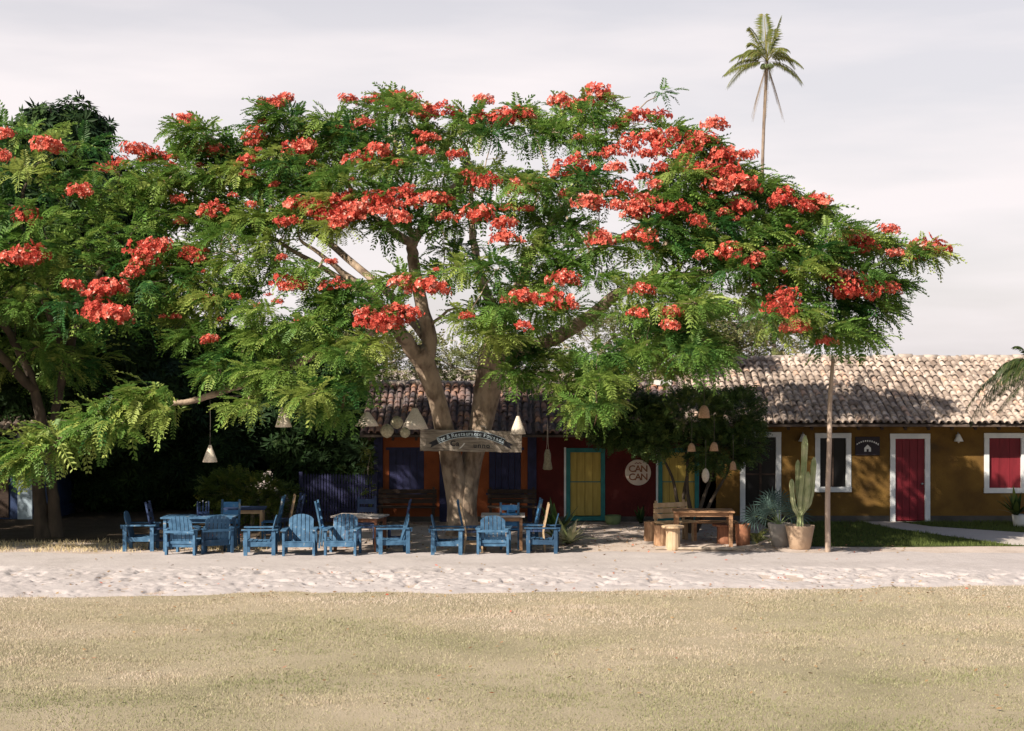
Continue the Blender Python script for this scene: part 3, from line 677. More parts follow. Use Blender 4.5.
# ------------------------------------------------------------------ the big flamboyant
CROWN = [(150, 175), (165, 155), (190, 140), (235, 142), (262, 126), (285, 116), (330, 119), (395, 106), (440, 121), (500, 115), (575, 108), (620, 115), (660, 126), (700, 147),
         (745, 172), (785, 197), (830, 217), (866, 235), (886, 255), (898, 280), (880, 298), (866, 336), (830, 344), (800, 338), (772, 318), (768, 292), (742, 298), (704, 300),
         (694, 330), (712, 366), (684, 372), (642, 352), (622, 372), (606, 415), (580, 420), (558, 392), (546, 348), (528, 385), (510, 380), (492, 340), (470, 325), (440, 300),
         (404, 312), (372, 336), (392, 345), (362, 385), (362, 425), (335, 416), (302, 432), (276, 455), (258, 415), (222, 395), (204, 345), (172, 325), (158, 290), (172, 225)]
GAPS = [(408, 252, 44, 20), (488, 238, 34, 20), (498, 152, 38, 12), (543, 162, 24, 13), (438, 305, 22, 22), (350, 245, 20, 11), (478, 290, 14, 16), (446, 335, 18, 16), (588, 300, 22, 12), (500, 195, 24, 8),
        (586, 335, 32, 16), (606, 222, 24, 17), (722, 285, 32, 15), (230, 250, 16, 14), (166, 230, 10, 12), (178, 290, 14, 14), (415, 178, 18, 7), (560, 330, 14, 10), (640, 262, 30, 8), (690, 265, 22, 6), (520, 265, 12, 12), (560, 245, 14, 10), (300, 240, 14, 7), (255, 205, 16, 6), (640, 225, 12, 8), (284, 424, 34, 34), (367, 422, 26, 24), (210, 440, 18, 44), (404, 400, 20, 36)]
TX, TYY = 462, 40.0
def dome_Y(px, py):
    """depth of the umbrella's near surface at this place in its outline"""
    px = np.asarray(px, float); py = np.asarray(py, float)
    w = np.sqrt(np.clip(1 - ((px - 520) / 430.0) ** 2, 0.03, 1)); t = np.clip((py - 95 - 0.00055 * (px - 520) ** 2) / 230.0, 0, 1.1)
    return 38.5 - 0.8 * np.clip((px - 560) / 140, 0, 1) - 4.5 * w * t ** 0.8
def big_tree():
    g = np.random.default_rng(5); base = P(TX, 534, TYY); base[2] = 0
    t = thing('flamboyant_tree', 'huge spreading flamboyant tree covered in red blossom in the middle of the yard', 'tree', tuple(base))
    def poly(l): return np.array([tuple(P(a, b, Y)) + (r,) for a, b, Y, r in l])
    L = [[(460, 540, 40, .46), (459, 524, 40, .34), (458, 500, 40, .28), (453, 468, 39.9, .27), (445, 430, 39.75, .245), (436, 395, 39.55, .235), (425, 364, 39.35, .25), (417, 350, 39.1, .21)],
         [(465, 540, 40.05, .44), (464, 522, 40.05, .33), (465, 497, 40.05, .28), (471, 465, 40.15, .275), (481, 425, 40.2, .30), (488, 390, 40.3, .33), (491, 358, 40.3, .29), (497, 325, 40.2, .23), (510, 300, 40.1, .18)],
         [(425, 366, 39.35, .22), (406, 341, 38.9, .18), (392, 322, 38.4, .15), (365, 292, 37.6, .12), (330, 262, 37.2, .06), (300, 240, 37.0, .035)],
         [(426, 362, 39.35, .20), (429, 335, 39.3, .17), (419, 295, 39.3, .16), (413, 258, 39.3, .15), (415, 238, 39.2, .13), (442, 205, 38.5, .08), (470, 160, 38.6, .05)],
         [(414, 244, 39.2, .12), (384, 226, 38.2, .09), (352, 190, 38.0, .06), (330, 150, 38.5, .04)],
         [(415, 240, 39.2, .09), (392, 195, 39.3, .06), (395, 140, 39.6, .04)],
         [(505, 308, 40.1, .18), (521, 284, 40, .17), (531, 255, 39.8, .14), (560, 213, 39.5, .10), (600, 168, 39.2, .06)],
         [(492, 356, 40.3, .20), (520, 351, 39.8, .20), (555, 338, 39.3, .18), (585, 320, 38.8, .16), (618, 294, 38.4, .14), (650, 280, 38.1, .12), (690, 275, 37.9, .10), (732, 268, 37.7, .08), (790, 252, 37.5, .06), (850, 242, 37.4, .035)],
         [(499, 322, 40.2, .15), (482, 280, 41, .12), (472, 230, 41.5, .09), (472, 165, 41.3, .05)],
         [(500, 318, 40.2, .15), (540, 285, 40.9, .12), (620, 238, 41, .08), (700, 205, 40.6, .05)],
         [(428, 340, 39.3, .14), (384, 290, 41.5, .11), (310, 230, 43, .08), (240, 192, 43, .05)],
         [(392, 323, 38.4, .13), (342, 342, 37.2, .10), (272, 374, 36.5, .085), (206, 397, 36.1, .075), (166, 405, 35.9, .06), (120, 414, 35.8, .035), (60, 438, 35.7, .02)],
         [(365, 292, 37.6, .08), (300, 255, 37.4, .05), (235, 215, 37.6, .035), (190, 190, 38.2, .02)],
         [(650, 280, 38.1, .09), (668, 240, 38.2, .07), (690, 190, 38.6, .05), (705, 155, 39, .03)],
         [(740, 266, 37.7, .05), (790, 285, 37.2, .04), (830, 305, 37, .03)]]
    limbs = [poly(l) for l in L]
    px = poisson_px(CROWN, [(a, b, c + 5 * (a > 340), d + 4 * (a > 340)) for a, b, c, d in GAPS], 22, 16000, g, .88); n = len(px)
    ex = poisson_px(CROWN, GAPS, 24, 16000, g, .9); ex = ex[(ex[:, 0] < 345) | (ex[:, 0] > 650)]      # the two flanks are thicker
    px = np.concatenate((px, ex)); n = len(px)
    Y = dome_Y(px[:, 0], px[:, 1]) + g.normal(0, .5, n)
    pads = np.array([P(a, b, c) for (a, b), c in zip(px, Y)])
    # the far side of the umbrella, in the upper two thirds only
    up = [(170, 200), (280, 135), (400, 122), (570, 122), (680, 160), (800, 215), (860, 250), (800, 285), (690, 235), (560, 205), (430, 200), (330, 250), (200, 300)]
    p2 = poisson_px(up, [(a, b, c + 12, d + 10) for a, b, c, d in GAPS], 31, 6000, g); t2 = np.clip((p2[:, 1] - 100) / 150, 0, 1)
    pads2 = np.array([P(a, b, c) for (a, b), c in zip(p2, 39.3 - 0.9 * (p2[:, 0] > 620) + np.where(p2[:, 0] > 640, 1.0, 3.6) * t2 ** .7 + g.normal(0, .4, len(p2)))])
    # crown pads removed along sun rays to light trunk, lamps, pots, roof and wall
    sd = np.array(SUN_DIR)
    def clear(p, r=.62):
        k = np.ones(len(p), bool)
        for a in (P(455, 490, 39.7), P(440, 420, 39.5), P(428, 360, 39.1), P(470, 441, 39.2), P(500, 440, 39.2)):
            v = p - a; al = -(v @ sd); k &= ~((np.linalg.norm(v + al[:, None] * sd, axis=1) < r) & (al > .6))
        for a, q in ((P(284, 418, 34.4), .4), (P(367, 419, 35.8), .4), (P(415, 418, 37.4), .45), (P(392, 428, 36.4), .3), (P(795, 542, 36.9), .6), (P(672, 540, 36.6), .55), (P(705, 515, 37.4), .55), (P(780, 372, 45.9), .6), (P(815, 380, 45.3), .6), (P(850, 372, 45.9), .6), (P(885, 385, 45.1), .6), (P(745, 378, 45.4), .6), (P(835, 390, 44.8), .5)    ):
            v = p - a; al = -(v @ sd); k &= ~((np.linalg.norm(v + al[:, None] * sd, axis=1) < q) & (al > .6))
        v = p - P(862, 466, 43.3); al = -(v @ sd); k &= ~((np.linalg.norm(v + al[:, None] * sd, axis=1) < .75) & (al > .6))
        return p[k]
    pads = clear(pads); pads2 = clear(pads2)
    hang = [(q, 38.2) for q in ((500, 335), (520, 352), (536, 328), (512, 372), (546, 362), (482, 312), (497, 300), (528, 376))] + [(q, 37.2) for q in ((575, 402), (592, 386), (606, 368), (580, 370), (562, 384), (586, 412), (600, 400))] + \
           [(q, 36.6) for q in ((640, 350), (665, 345), (690, 355), (662, 366), (706, 350), (682, 334), (625, 362), (650, 330), (700, 340))] + [((188, 130), 37.5), ((205, 135), 37.5), ((276, 112), 38), ((910, 256), 36.5), ((925, 252), 36.4), ((395, 102), 38), ((595, 104), 38), ((455, 250), 38.5), ((345, 300), 36.5), ((310, 280), 36.5), ((330, 320), 36)]
    pads = np.concatenate((pads, np.array([P(q[0], q[1], Y_) for q, Y_ in hang])))
    # the long low bough on the left
    lo = []
    for i in range(46):
        s = g.random(); x = 12 + 150 * s; yb = 462 - 0.42 * (x - 12) - 12 * math.sin(math.pi * s); lo.append(P(x + g.normal(0, 5), yb + g.uniform(-12, 22) * (0.5 + s * .6), 35.8 + g.normal(0, .35)))
    lo = np.array(lo)
    allp = np.concatenate((pads, pads2, lo)); hub = P(460, 330, 39.8)
    tr = part('trunk', branch_out(limbs, allp, base, seed=3, hub=hub), M['bark'], t)
    link('crown', foliage('crown', base, np.concatenate((pads, pads2)), 64, .42, (.46, .56, .12), hub, M['flamboyant_leaf'], seed=4, drop=0.05), t)
    link('low_bough', foliage('low_bough', base, lo, 13, .54, (.28, .3, .2), hub, M['flamboyant_leaf'], seed=6, drop=0.25, tint_mu=.60), t)['label'] = 'long low bough reaching left in front of the dark trees'
    # wisps that reach into the sky
    w = [(664, 92, 39), (890, 300, 37), (870, 345, 37), (830, 352, 37)]
    link('outer_sprays', foliage('outer_sprays', base, np.array([P(*q) for q in w]), 16, .30, (.22, .2, .10), hub, M['flamboyant_leaf'], seed=8), t)
    mb = MB(); mb.smooth = True
    for a, b in zip([P(630, 118, 38.5), P(880, 250, 36.6), P(870, 285, 36.6)], [P(664, 93, 39), P(932, 249, 36.3), P(892, 301, 37)]):
        mb.tube([tuple(a - base), tuple((a + b) / 2 - base + np.array((0, 0, .1))), tuple(b - base)], [.02, .014, .008], 5)
    part('outer_twigs', mb, M['bark'], t)
    mb = MB()                                         # hanging seed pods
    for i in range(38):
        c = pads[g.integers(0, len(pads))] - base; l = g.uniform(.3, .45); a = g.uniform(0, 3.14); wv = np.array((math.cos(a), math.sin(a), 0)) * .025
        b = c + np.array((g.normal(0, .06), g.normal(0, .06), -l)); m = (b + c) / 2 + np.array((.03, 0, 0))
        mb.add([c - wv * .3, c + wv * .3, m + wv, b, m - wv], [(0, 1, 2, 3, 4)])
    o = part('seed_pods', mb, M['pod'], t); o['kind'] = 'stuff'
    fl = """105,168 123,160 137,150 154,154 187,120 213,150 246,158 275,103 287,98 254,133 293,146 181,220 178,199 213,207 191,254 205,297 209,339 287,219 295,203 293,281
    270,104 284,99 349,99 394,95 407,100 370,100 363,123 305,145 421,111 441,109 431,136 356,157 380,152 397,160 424,150 455,152 486,119 503,119 523,112 486,99 311,205 329,217 347,196 346,213
    373,200 404,191 387,210 428,196 399,217 448,215 476,215 503,224 523,186 465,171 486,179 510,237 298,285 335,283 406,282 423,287 366,312 387,316 397,306 407,312 517,297 525,323
    562,99 579,102 599,95 637,116 654,114 674,133 702,140 719,153 746,155 725,172 712,124 522,112 503,121 630,141 650,136 613,167 623,186 661,165 685,162 640,153 585,203 565,191 526,186 632,213 654,201
    644,234 599,239 697,220 671,206 729,249 755,256 743,203 782,189 744,186 715,186 779,198 558,278 558,299 671,312 669,324 638,289 640,311 779,306 792,326 784,292 573,165
    856,229 866,244 890,229 924,247 897,252 843,281 832,273 887,288 861,291 778,307 796,327 830,340 741,205 819,200 801,205 626,120 668,140 660,150 645,175 635,195 612,150 690,150 705,165 640,205 655,185 618,205
    330,200 318,212 340,222 362,208 380,196 412,200 440,200 395,203 358,215 372,316 380,322 395,318 402,310 366,322 853,236 862,236 846,288 838,290 855,280 735,253 748,260 590,100 570,104 378,98 400,96""".split()
    pts = []; sz = []
    for s in fl:
        a, b = map(float, s.split(',')); d = float(dome_Y(a, b)) - .85
        if b < 130: d += .5
        pts.append(P(a, b + 2, d)); sz.append(float(np.clip(g.normal(1.0, .22), .5, 1.5)))
    for k_ in g.choice(len(px), 190, replace=True):
        a, b = px[k_]
        if b < 330 and g.random() < (.85 if b < 220 else .4): pts.append(P(a + g.normal(0, 8), b - 4, float(dome_Y(a, b)) - .7)); sz.append(float(g.uniform(.25, .55)))
    put_flowers(t, base, pts, sz)
    return t, tr
BIG, BIGTRUNK = big_tree()

# ------------------------------------------------------------------ second flamboyant at the left
def left_tree():
    g = np.random.default_rng(15); base = P(48, 537, 39.4); base[2] = 0
    t = thing('flamboyant_tree', 'second flamboyant with a gnarled split trunk at the left edge', 'tree', tuple(base))
    def poly(l): return np.array([tuple(P(a, b, Y)) + (r,) for a, b, Y, r in l])
    L = [[(44, 540, 39.4, .27), (40, 510, 39.4, .17), (37, 470, 39.3, .14), (40, 420, 39.2, .13), (30, 375, 38.8, .11), (10, 335, 38.3, .09), (-20, 290, 37.5, .08)],
         [(56, 540, 39.45, .22), (54, 505, 39.5, .14), (50, 460, 39.5, .12), (58, 400, 39.4, .11), (72, 340, 39, .12), (90, 290, 38.5, .09), (120, 240, 38, .05)],
         [(34, 390, 38.9, .12), (-30, 330, 37.5, .10), (-120, 280, 36.5, .07), (-220, 250, 36, .05)],
         [(66, 355, 39, .10), (40, 290, 39, .08), (20, 220, 38.8, .05), (30, 170, 38.8, .03)]]
    limbs = [poly(l) for l in L]
    c = [(-60, 150), (0, 128), (60, 130), (110, 150), (158, 170), (165, 215), (160, 300), (125, 330), (95, 322), (70, 330), (40, 300), (0, 310), (-60, 320)]
    px = poisson_px(c, [(16, 315, 9, 8), (132, 243, 9, 10)], 25, 3000, g); tt = np.clip((px[:, 1] - 130) / 200, 0, 1)
    pads = np.array([P(a, b, cc) for (a, b), cc in zip(px, 38.8 - 3.2 * tt ** .8 + g.normal(0, .5, len(px)))])
    # the rest of the crown, reaching out of the picture to the left and back
    m = 150; ang = g.uniform(0, 6.28, m); rr = np.sqrt(g.random(m)); x = -16.2 + 5.6 * rr * np.cos(ang); y = 38.8 + 5.5 * rr * np.sin(ang)
    p3 = np.stack((x, y, 9.4 - 3.6 * rr ** 2 + g.normal(0, .4, m)), 1)
    p4 = np.stack((x + .4, y + .3, 7.2 - 3.4 * rr ** 2 + g.normal(0, .5, m)), 1)
    m = 130; p5 = np.stack((g.uniform(-20.5, -13.6, m), g.uniform(34.3, 39.5, m), g.uniform(2.0, 5.6, m)), 1); p4 = np.concatenate((p4, p5))  # low foliage outside the frame, added to shade the ground on the left
    allp = np.concatenate((pads, p3, p4)); hub = P(10, 330, 38.6)
    part('trunk', branch_out(limbs, allp, base, seed=13, hub=hub), M['dark_bark'], t)
    link('crown', foliage('crown', base, np.concatenate((pads, p3, p4)), 32, .48, (.5, .55, .25), hub, M['flamboyant_leaf'], seed=14, drop=.05, tint_mu=.42), t)
    fl = "2,158 41,144 45,148 8,260 27,254 74,287 109,291 100,312 117,318 144,261 133,273 156,248 78,193 22,217 4,135 150,250 18,258 33,258 103,290".split()
    pts = []; sz = []
    for s in fl:
        a, b = map(float, s.split(',')); pts.append(P(a, b, 37.8 - 3.2 * np.clip((b - 130) / 200, 0, 1) ** .8)); sz.append(float(np.clip(g.normal(1.15, .15), .8, 1.5)))
    put_flowers(t, base, pts, sz)
left_tree()

# ------------------------------------------------------------------ other trees
LEAF = (np.array([(0, 0, 0), (.5, -.13, .03), (1, 0, -.12), (.5, .13, .03)]), np.array([(0, 1, 2, 3)]))
def rosette(n=8, droop=.5):
    v = []; f = []
    for i in range(n):
        a = 2 * math.pi * i / n + (i % 2) * .2; el = .25 - droop * (0.4 + .6 * (i % 3) / 2); o = len(v)
        c, s = math.cos(a), math.sin(a)
        for (r, w, z) in ((.08, 0, 0), (.55, -.13, .05 + el * .45), (1, 0, el), (.55, .13, .05 + el * .45)): v.append((z, r * c - w * s, r * s + w * c))
        f.append((o, o + 1, o + 2, o + 3))
    return np.array(v), np.array(f)
ROS = [rosette(8, .6), rosette(7, .9), rosette(9, .3)]
SPRIG = [frond_template(5, 1, .2, .38, .16, 1.0, .1), frond_template(4, 1, .35, .42, .2, 1.0, .2)]

def blob_tree(name, label, base, blobs, mat, leaf, templates, n, trunk_r, bark, trunk_pts=None, seed=0, cat='tree', group=None, up=(.25, .4), extra_limbs=(), crown_name='crown'):
    """crown as many leaf clusters through and over a set of ellipsoids (cx,cy,cz,rx,ry,rz) given round the base"""
    g = np.random.default_rng(seed); base = np.asarray(base, float)
    t = thing(name, label, cat, tuple(base), 0, group)
    vol = np.array([b[3] * b[4] + b[4] * b[5] + b[3] * b[5] for b in blobs]); k = g.choice(len(blobs), n, p=vol / vol.sum()); B = np.array(blobs)[k]
    q = g.normal(0, 1, (n, 3)); q /= np.linalg.norm(q, axis=1, keepdims=True); rr = 1 - np.abs(g.normal(0, .22, n)); lump = 1 + .16 * np.sin(q[:, 0] * 5 + k) * np.cos(q[:, 2] * 6 + k * 2)
    pos = B[:, :3] + q * (rr * lump)[:, None] * B[:, 3:6]; pos[:, 2] = np.maximum(pos[:, 2], .05)
    d = q.copy(); d[:, 2] += g.normal(up[0], up[1], n); d += g.normal(0, .35, (n, 3))
    Rm = frames(d, g.uniform(-.6, .6, n)); s = leaf * g.uniform(.65, 1.3, n); tint = np.clip(g.normal(.5, .22, n) + .12 * np.sin(k * 1.7), 0, 1); w = g.integers(0, len(templates), n)
    Vs = []; Fs = []; Ts = []; off = 0
    for i, (tv, tf) in enumerate(templates):
        m_ = w == i; m = int(m_.sum()); nv = len(tv)
        V = np.einsum('nij,vj->nvi', Rm[m_] * s[m_][:, None, None], tv) + pos[m_][:, None, :]
        Vs.append(V.reshape(-1, 3)); Fs.append((tf[None] + (np.arange(m) * nv)[:, None, None] + off).reshape(-1, 4)); off += m * nv; Ts.append(np.repeat(tint[m_], nv))
    mb = MB(); mb.smooth = True
    tp = trunk_pts or [(0, 0, -.05, trunk_r * 1.3), (0, 0, .4, trunk_r), (blobs[0][0] * .5, blobs[0][1] * .5, blobs[0][2] * .55, trunk_r * .75), (blobs[0][0], blobs[0][1], blobs[0][2], trunk_r * .4)]
    c = catmull(tp, 5); mb.tube([tuple(p) for p in c[:, :3]], list(c[:, 3]), 10, True, .08, seed)
    nodes = c[len(c) // 3:, :3]
    for l in extra_limbs:
        c2 = catmull(l, 5); mb.tube([tuple(p) for p in c2[:, :3]], list(c2[:, 3]), 8, True, .06, seed); nodes = np.vstack((nodes, c2[:, :3]))
    for b in blobs:
        bc = np.array(b[:3]); j = np.argmin(np.linalg.norm(nodes - bc, axis=1)); a = nodes[j]; md = (a + bc) / 2 + g.normal(0, .1, 3)
        mb.tube([tuple(a), tuple(md), tuple(bc)], [trunk_r * .35, trunk_r * .25, trunk_r * .1], 6)
        for _ in range(4):
            e = bc + g.normal(0, .5, 3) * b[3:6]; mb.tube([tuple(md), tuple((md + e) / 2 + g.normal(0, .05, 3)), tuple(e)], [trunk_r * .2, trunk_r * .12, trunk_r * .04], 5)
    part('trunk', mb, bark, t)
    link(crown_name, raw_mesh('crown', np.concatenate(Vs), np.concatenate(Fs), np.concatenate(Ts), mat), t)
    return t

def gpt(px, Y): return np.array(((px - 512) / F * Y, Y, 0.0))
def rel(base, px, py, Y, rx, ry, rz): q = P(px, py, Y) - base; return (q[0], q[1], q[2], rx, ry, rz)
# mango tree: dark and dense, topping out over the left flamboyant
b = gpt(80, 46.5)
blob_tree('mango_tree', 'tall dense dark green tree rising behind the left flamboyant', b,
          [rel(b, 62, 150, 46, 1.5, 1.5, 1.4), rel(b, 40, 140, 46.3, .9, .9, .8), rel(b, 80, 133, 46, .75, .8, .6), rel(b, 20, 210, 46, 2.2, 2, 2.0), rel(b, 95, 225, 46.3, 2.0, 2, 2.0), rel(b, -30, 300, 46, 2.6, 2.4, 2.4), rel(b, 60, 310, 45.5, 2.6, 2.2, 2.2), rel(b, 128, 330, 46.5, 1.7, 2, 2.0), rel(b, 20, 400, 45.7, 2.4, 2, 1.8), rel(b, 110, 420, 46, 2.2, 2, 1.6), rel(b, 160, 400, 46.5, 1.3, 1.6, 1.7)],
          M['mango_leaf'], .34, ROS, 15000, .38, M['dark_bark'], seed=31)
b = gpt(230, 49.5)
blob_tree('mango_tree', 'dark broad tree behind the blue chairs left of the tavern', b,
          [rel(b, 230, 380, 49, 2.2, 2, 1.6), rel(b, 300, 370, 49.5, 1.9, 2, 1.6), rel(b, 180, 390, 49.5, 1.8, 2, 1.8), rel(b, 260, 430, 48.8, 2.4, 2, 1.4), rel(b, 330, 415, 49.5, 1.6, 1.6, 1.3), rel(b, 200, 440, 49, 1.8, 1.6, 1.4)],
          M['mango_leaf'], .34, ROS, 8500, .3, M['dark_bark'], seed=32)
# understorey under them
for i, (px, Y, w, h, lab) in enumerate([(20, 46.8, 2.2, 1.5, 'dark shrub behind the gnarled trunk at the left edge'), (110, 46.5, 2.2, 1.6, 'wide dark shrub behind the leftmost blue armchair'), (185, 47.2, 2.0, 1.7, 'dark shrub behind the left blue table'), (335, 46.5, 1.7, 1.8, 'dark shrub behind the navy picket fence')]):
    b = gpt(px, Y)
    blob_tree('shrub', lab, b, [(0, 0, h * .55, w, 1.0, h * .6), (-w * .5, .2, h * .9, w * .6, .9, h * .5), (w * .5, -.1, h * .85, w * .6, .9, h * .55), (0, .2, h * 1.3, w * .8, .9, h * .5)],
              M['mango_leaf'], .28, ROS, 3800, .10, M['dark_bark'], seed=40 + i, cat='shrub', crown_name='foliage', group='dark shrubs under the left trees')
b = gpt(252, 42.5)
blob_tree('sunlit_shrub', 'yellow green leafy shrub catching sun behind the wooden chairs', b,
          [(-.55, 0, .95, .75, .5, .42), (.2, -.1, .85, .7, .5, .38), (.75, 0, .75, .45, .4, .3), (-.9, .2, .8, .5, .4, .5), (0, .2, .45, .9, .5, .4)], M['shrub_leaf'], .22, SPRIG, 1500, .05, M['pale_bark'], seed=51, cat='shrub', crown_name='foliage')
b = gpt(368, 43.0)
blob_tree('slender_shrub', 'thin light green shrub growing up between fence and tavern post', b,
          [(0, 0, 1.5, .16, .15, .4), (.03, 0, .8, .14, .14, .4), (-.02, 0, 2.0, .2, .15, .25)], M['shrub_leaf'], .16, SPRIG, 160, .025, M['pale_bark'], seed=52, cat='shrub', crown_name='foliage')
# loose sunny trees behind the roofs
for i, (px, Y, blobs, lab) in enumerate([
    (640, 52, [(600, 350, 1.5, 1.0), (650, 362, 1.6, 1.0), (690, 355, 1.4, .9), (630, 330, 1.2, .7), (700, 330, 1.1, .6)], 'pale dry leaved tree above the roof of the red shop'),
    (745, 54, [(735, 325, 1.4, .7), (770, 340, 1.5, .8), (700, 318, 1.2, .5), (745, 350, 1.6, .8)], 'airy tree with small leaves left of the pale tiled ridge'),
    (480, 53, [(470, 375, 1.5, .8), (520, 368, 1.5, .9), (440, 360, 1.2, .8), (550, 375, 1.2, .8)], 'pale green tree behind the roof of the orange tavern'),
    (360, 52, [(355, 365, 1.5, 1.0), (395, 362, 1.3, .9), (330, 350, 1.4, .9), (375, 340, 1.1, .7)], 'light green tree beyond the left end of the tavern roof')]):
    b = gpt(px, Y)
    blob_tree('small_leaved_tree', lab, b, [rel(b, x, y, Y + .3 * k - .6, r, r * .8, h) for k, (x, y, r, h) in enumerate(blobs)], M['far_leaf'], .30, SPRIG, 1900, .14, M['pale_bark'], seed=60 + i, group='trees behind the low roofs')
# garden tree in front of the red shop, several thin stems
b = gpt(692, 40.4)
stems = [[(0.05, 0, 0, .06), (.2, 0, .6, .05), (.45, .05, 1.3, .04), (.7, 0, 2.0, .025)], [(-.08, .05, 0, .055), (-.35, 0, .7, .045), (-.5, 0, 1.4, .035), (-.9, 0, 2.2, .02)], [(-.02, .08, 0, .05), (-.2, .1, .8, .045), (-.1, .1, 1.6, .03), (-.2, .1, 2.3, .02)], [(.1, .05, 0, .05), (.5, .1, .8, .04), (.9, .1, 1.5, .03), (1.2, .1, 2.1, .02)]]
blob_tree('garden_tree', 'bushy dark garden tree with slender stems before the red shop', b,
          [rel(b, 640, 425, 40.4, .9, .8, .55), rel(b, 690, 412, 40.3, 1.0, .9, .55), rel(b, 735, 415, 40.4, .75, .7, .6), rel(b, 612, 432, 40.6, .5, .6, .38), rel(b, 652, 440, 40.2, .75, .7, .38), rel(b, 715, 450, 40.4, .75, .7, .5), rel(b, 596, 425, 40.6, .35, .5, .3), rel(b, 625, 400, 40.6, .6, .6, .35), rel(b, 748, 440, 40.5, .45, .5, .6)],
          M['garden_leaf'], .20, SPRIG, 7600, .06, M['dark_bark'], trunk_pts=[(.0, 0, -.02, .07), (-.03, 0, .5, .055), (-.12, 0, 1.1, .045), (-.1, 0, 1.9, .03)], extra_limbs=stems, seed=71)

# ------------------------------------------------------------------ palms
def palm_frond(L, sag, n=34, leafl=.5, w=.045, rise=.6, hang=.7, seed=0, mat='palm_leaf', dry=False):
    g = np.random.default_rng(seed); v = []; f = []; tt = []
    def rib(s): return Vector((s * L * math.cos(rise) * (1 - .12 * s), 0, L * (math.sin(rise) * s - sag * s * s)))
    for i in range(n):
        s = .14 + .86 * i / (n - 1); p = rib(s); d = (rib(min(1, s + .02)) - rib(s - .02)).normalized(); e = math.sin(math.pi * min(.93, .15 + .75 * s)) ** .6
        for sd in (-1, 1):
            l = leafl * L * .42 * e * g.uniform(.8, 1.15); q = (d * .7 + Vector((0, sd * .75, 0)) + Vector((0, 0, -hang * g.uniform(.7, 1.3)))).normalized()
            ww = d * w * L * .35; m = p + (d * .7 + Vector((0, sd * .9, -hang * .4))).normalized() * l * .5; o = len(v)
            v += [p, m - ww * .5, p + q * l, m + ww * .5]; f.append((o, o + 1, o + 2, o + 3)); tt += [g.uniform(.1, .9)] * 4
    for i in range(10):
        s0, s1 = i / 10, (i + 1) / 10; o = len(v); wd = .012 * L
        for s in (s0, s1):
            for y in (-1, 1): v.append(rib(s) + Vector((0, y * wd * (1.3 - s), .01)))
        f.append((o, o + 2, o + 3, o + 1)); tt += [.9] * 4
    return raw_mesh('frond', np.array([tuple(q) for q in v]), np.array(f), np.array(tt), M[mat])
def palm(label, base, top, r, fronds, dry=(), seed=0, bend=.3, name='palm_tree', lush=1.0, leafm='palm_leaf'):
    t = thing(name, label, 'palm', tuple(base)); b = np.asarray(base); c = np.asarray(top) - b
    mb = MB(); mb.smooth = True; pts = catmull([(0, 0, -.1, r * 1.25), (bend * .3, 0, c[2] * .3, r), (c[0] * .6 + bend * .5, c[1] * .5, c[2] * .65, r * .85), (c[0], c[1], c[2], r * .8)], 14)
    rr = pts[:, 3] * (1 + .06 * (np.arange(len(pts)) % 2)); mb.tube([tuple(p) for p in pts[:, :3]], list(rr), 10)
    part('trunk', mb, M['grey_bark'], t)
    for i, (az, L, rise, sag, hang) in enumerate(fronds):
        link('frond', palm_frond(L, sag, int(30 * lush), .5, .045 * lush, rise, hang, seed * 50 + i, leafm), t, tuple(c), R(az))
    for i, (az, L) in enumerate(dry):
        o = link('dry_frond', palm_frond(L, .12, 26, .34, .05, -1.2, 1.5, 900 + i, 'dry_frond'), t, tuple(c + np.array((0, 0, -.15))), R(az)); o['label'] = 'dead brown frond hanging down'
    if dry:
        mb = MB(); mb.smooth = True
        for i in range(7):
            a = i * .9; mb.lathe([(.0, -.16), (.12, -.1), (.15, 0), (.1, .1), (0, .14)], 8, (c[0] + .3 * math.cos(a), c[1] + .3 * math.sin(a), c[2] - .25 - .05 * (i % 2)))
        part('coconuts', mb, M['shrubc'] if 'shrubc' in M else M['pot_green'], t)
    return t
YP = 100.0
fr = [(178, 3.4, .95, .75, .5), (190, 3.2, .62, .55, .6), (170, 3.2, .45, .62, .7), (200, 3.4, .95, .8, .6), (150, 3.1, .3, .7, .8), (5, 3.0, .85, .85, .6), (350, 2.9, .55, .65, .7), (20, 2.9, .25, .65, .8), (95, 3.7, 1.35, .15, .4), (350, 3.7, 1.32, .25, .4), (60, 3.5, 1.2, .3, .4), (185, 3.5, 1.22, .35, .5), (300, 3.2, .8, .6, .6), (235, 3.3, .6, .6, .7), (195, 3.2, .05, .32, .9), (330, 2.8, .9, .75, .5), (165, 3.2, 1.15, .55, .5), (80, 3.0, .4, .6, .7), (355, 2.4, .0, .5, 1.)]
palm('tall coconut palm rising alone far behind the flamboyant', gpt(778, YP), P(767, 62, YP), .12, fr, [(180, 3.0), (205, 3.3), (10, 3.1), (335, 2.8), (160, 2.4), (255, 3.2), (190, 2.6), (20, 2.2), (350, 3.3)], 1, bend=-1.1, lush=1.35)
palm('palm half hidden behind the crown with one frond showing over the shop roof', gpt(650, 51), P(655, 322, 51), .14, [(0, 2.2, .9, .75, .5), (40, 2.0, .6, .6, .6), (180, 2.0, .7, .7, .6), (120, 2.1, .9, .6, .6), (240, 2.0, .8, .6, .6), (310, 2.0, .8, .6, .6)], (), 2)
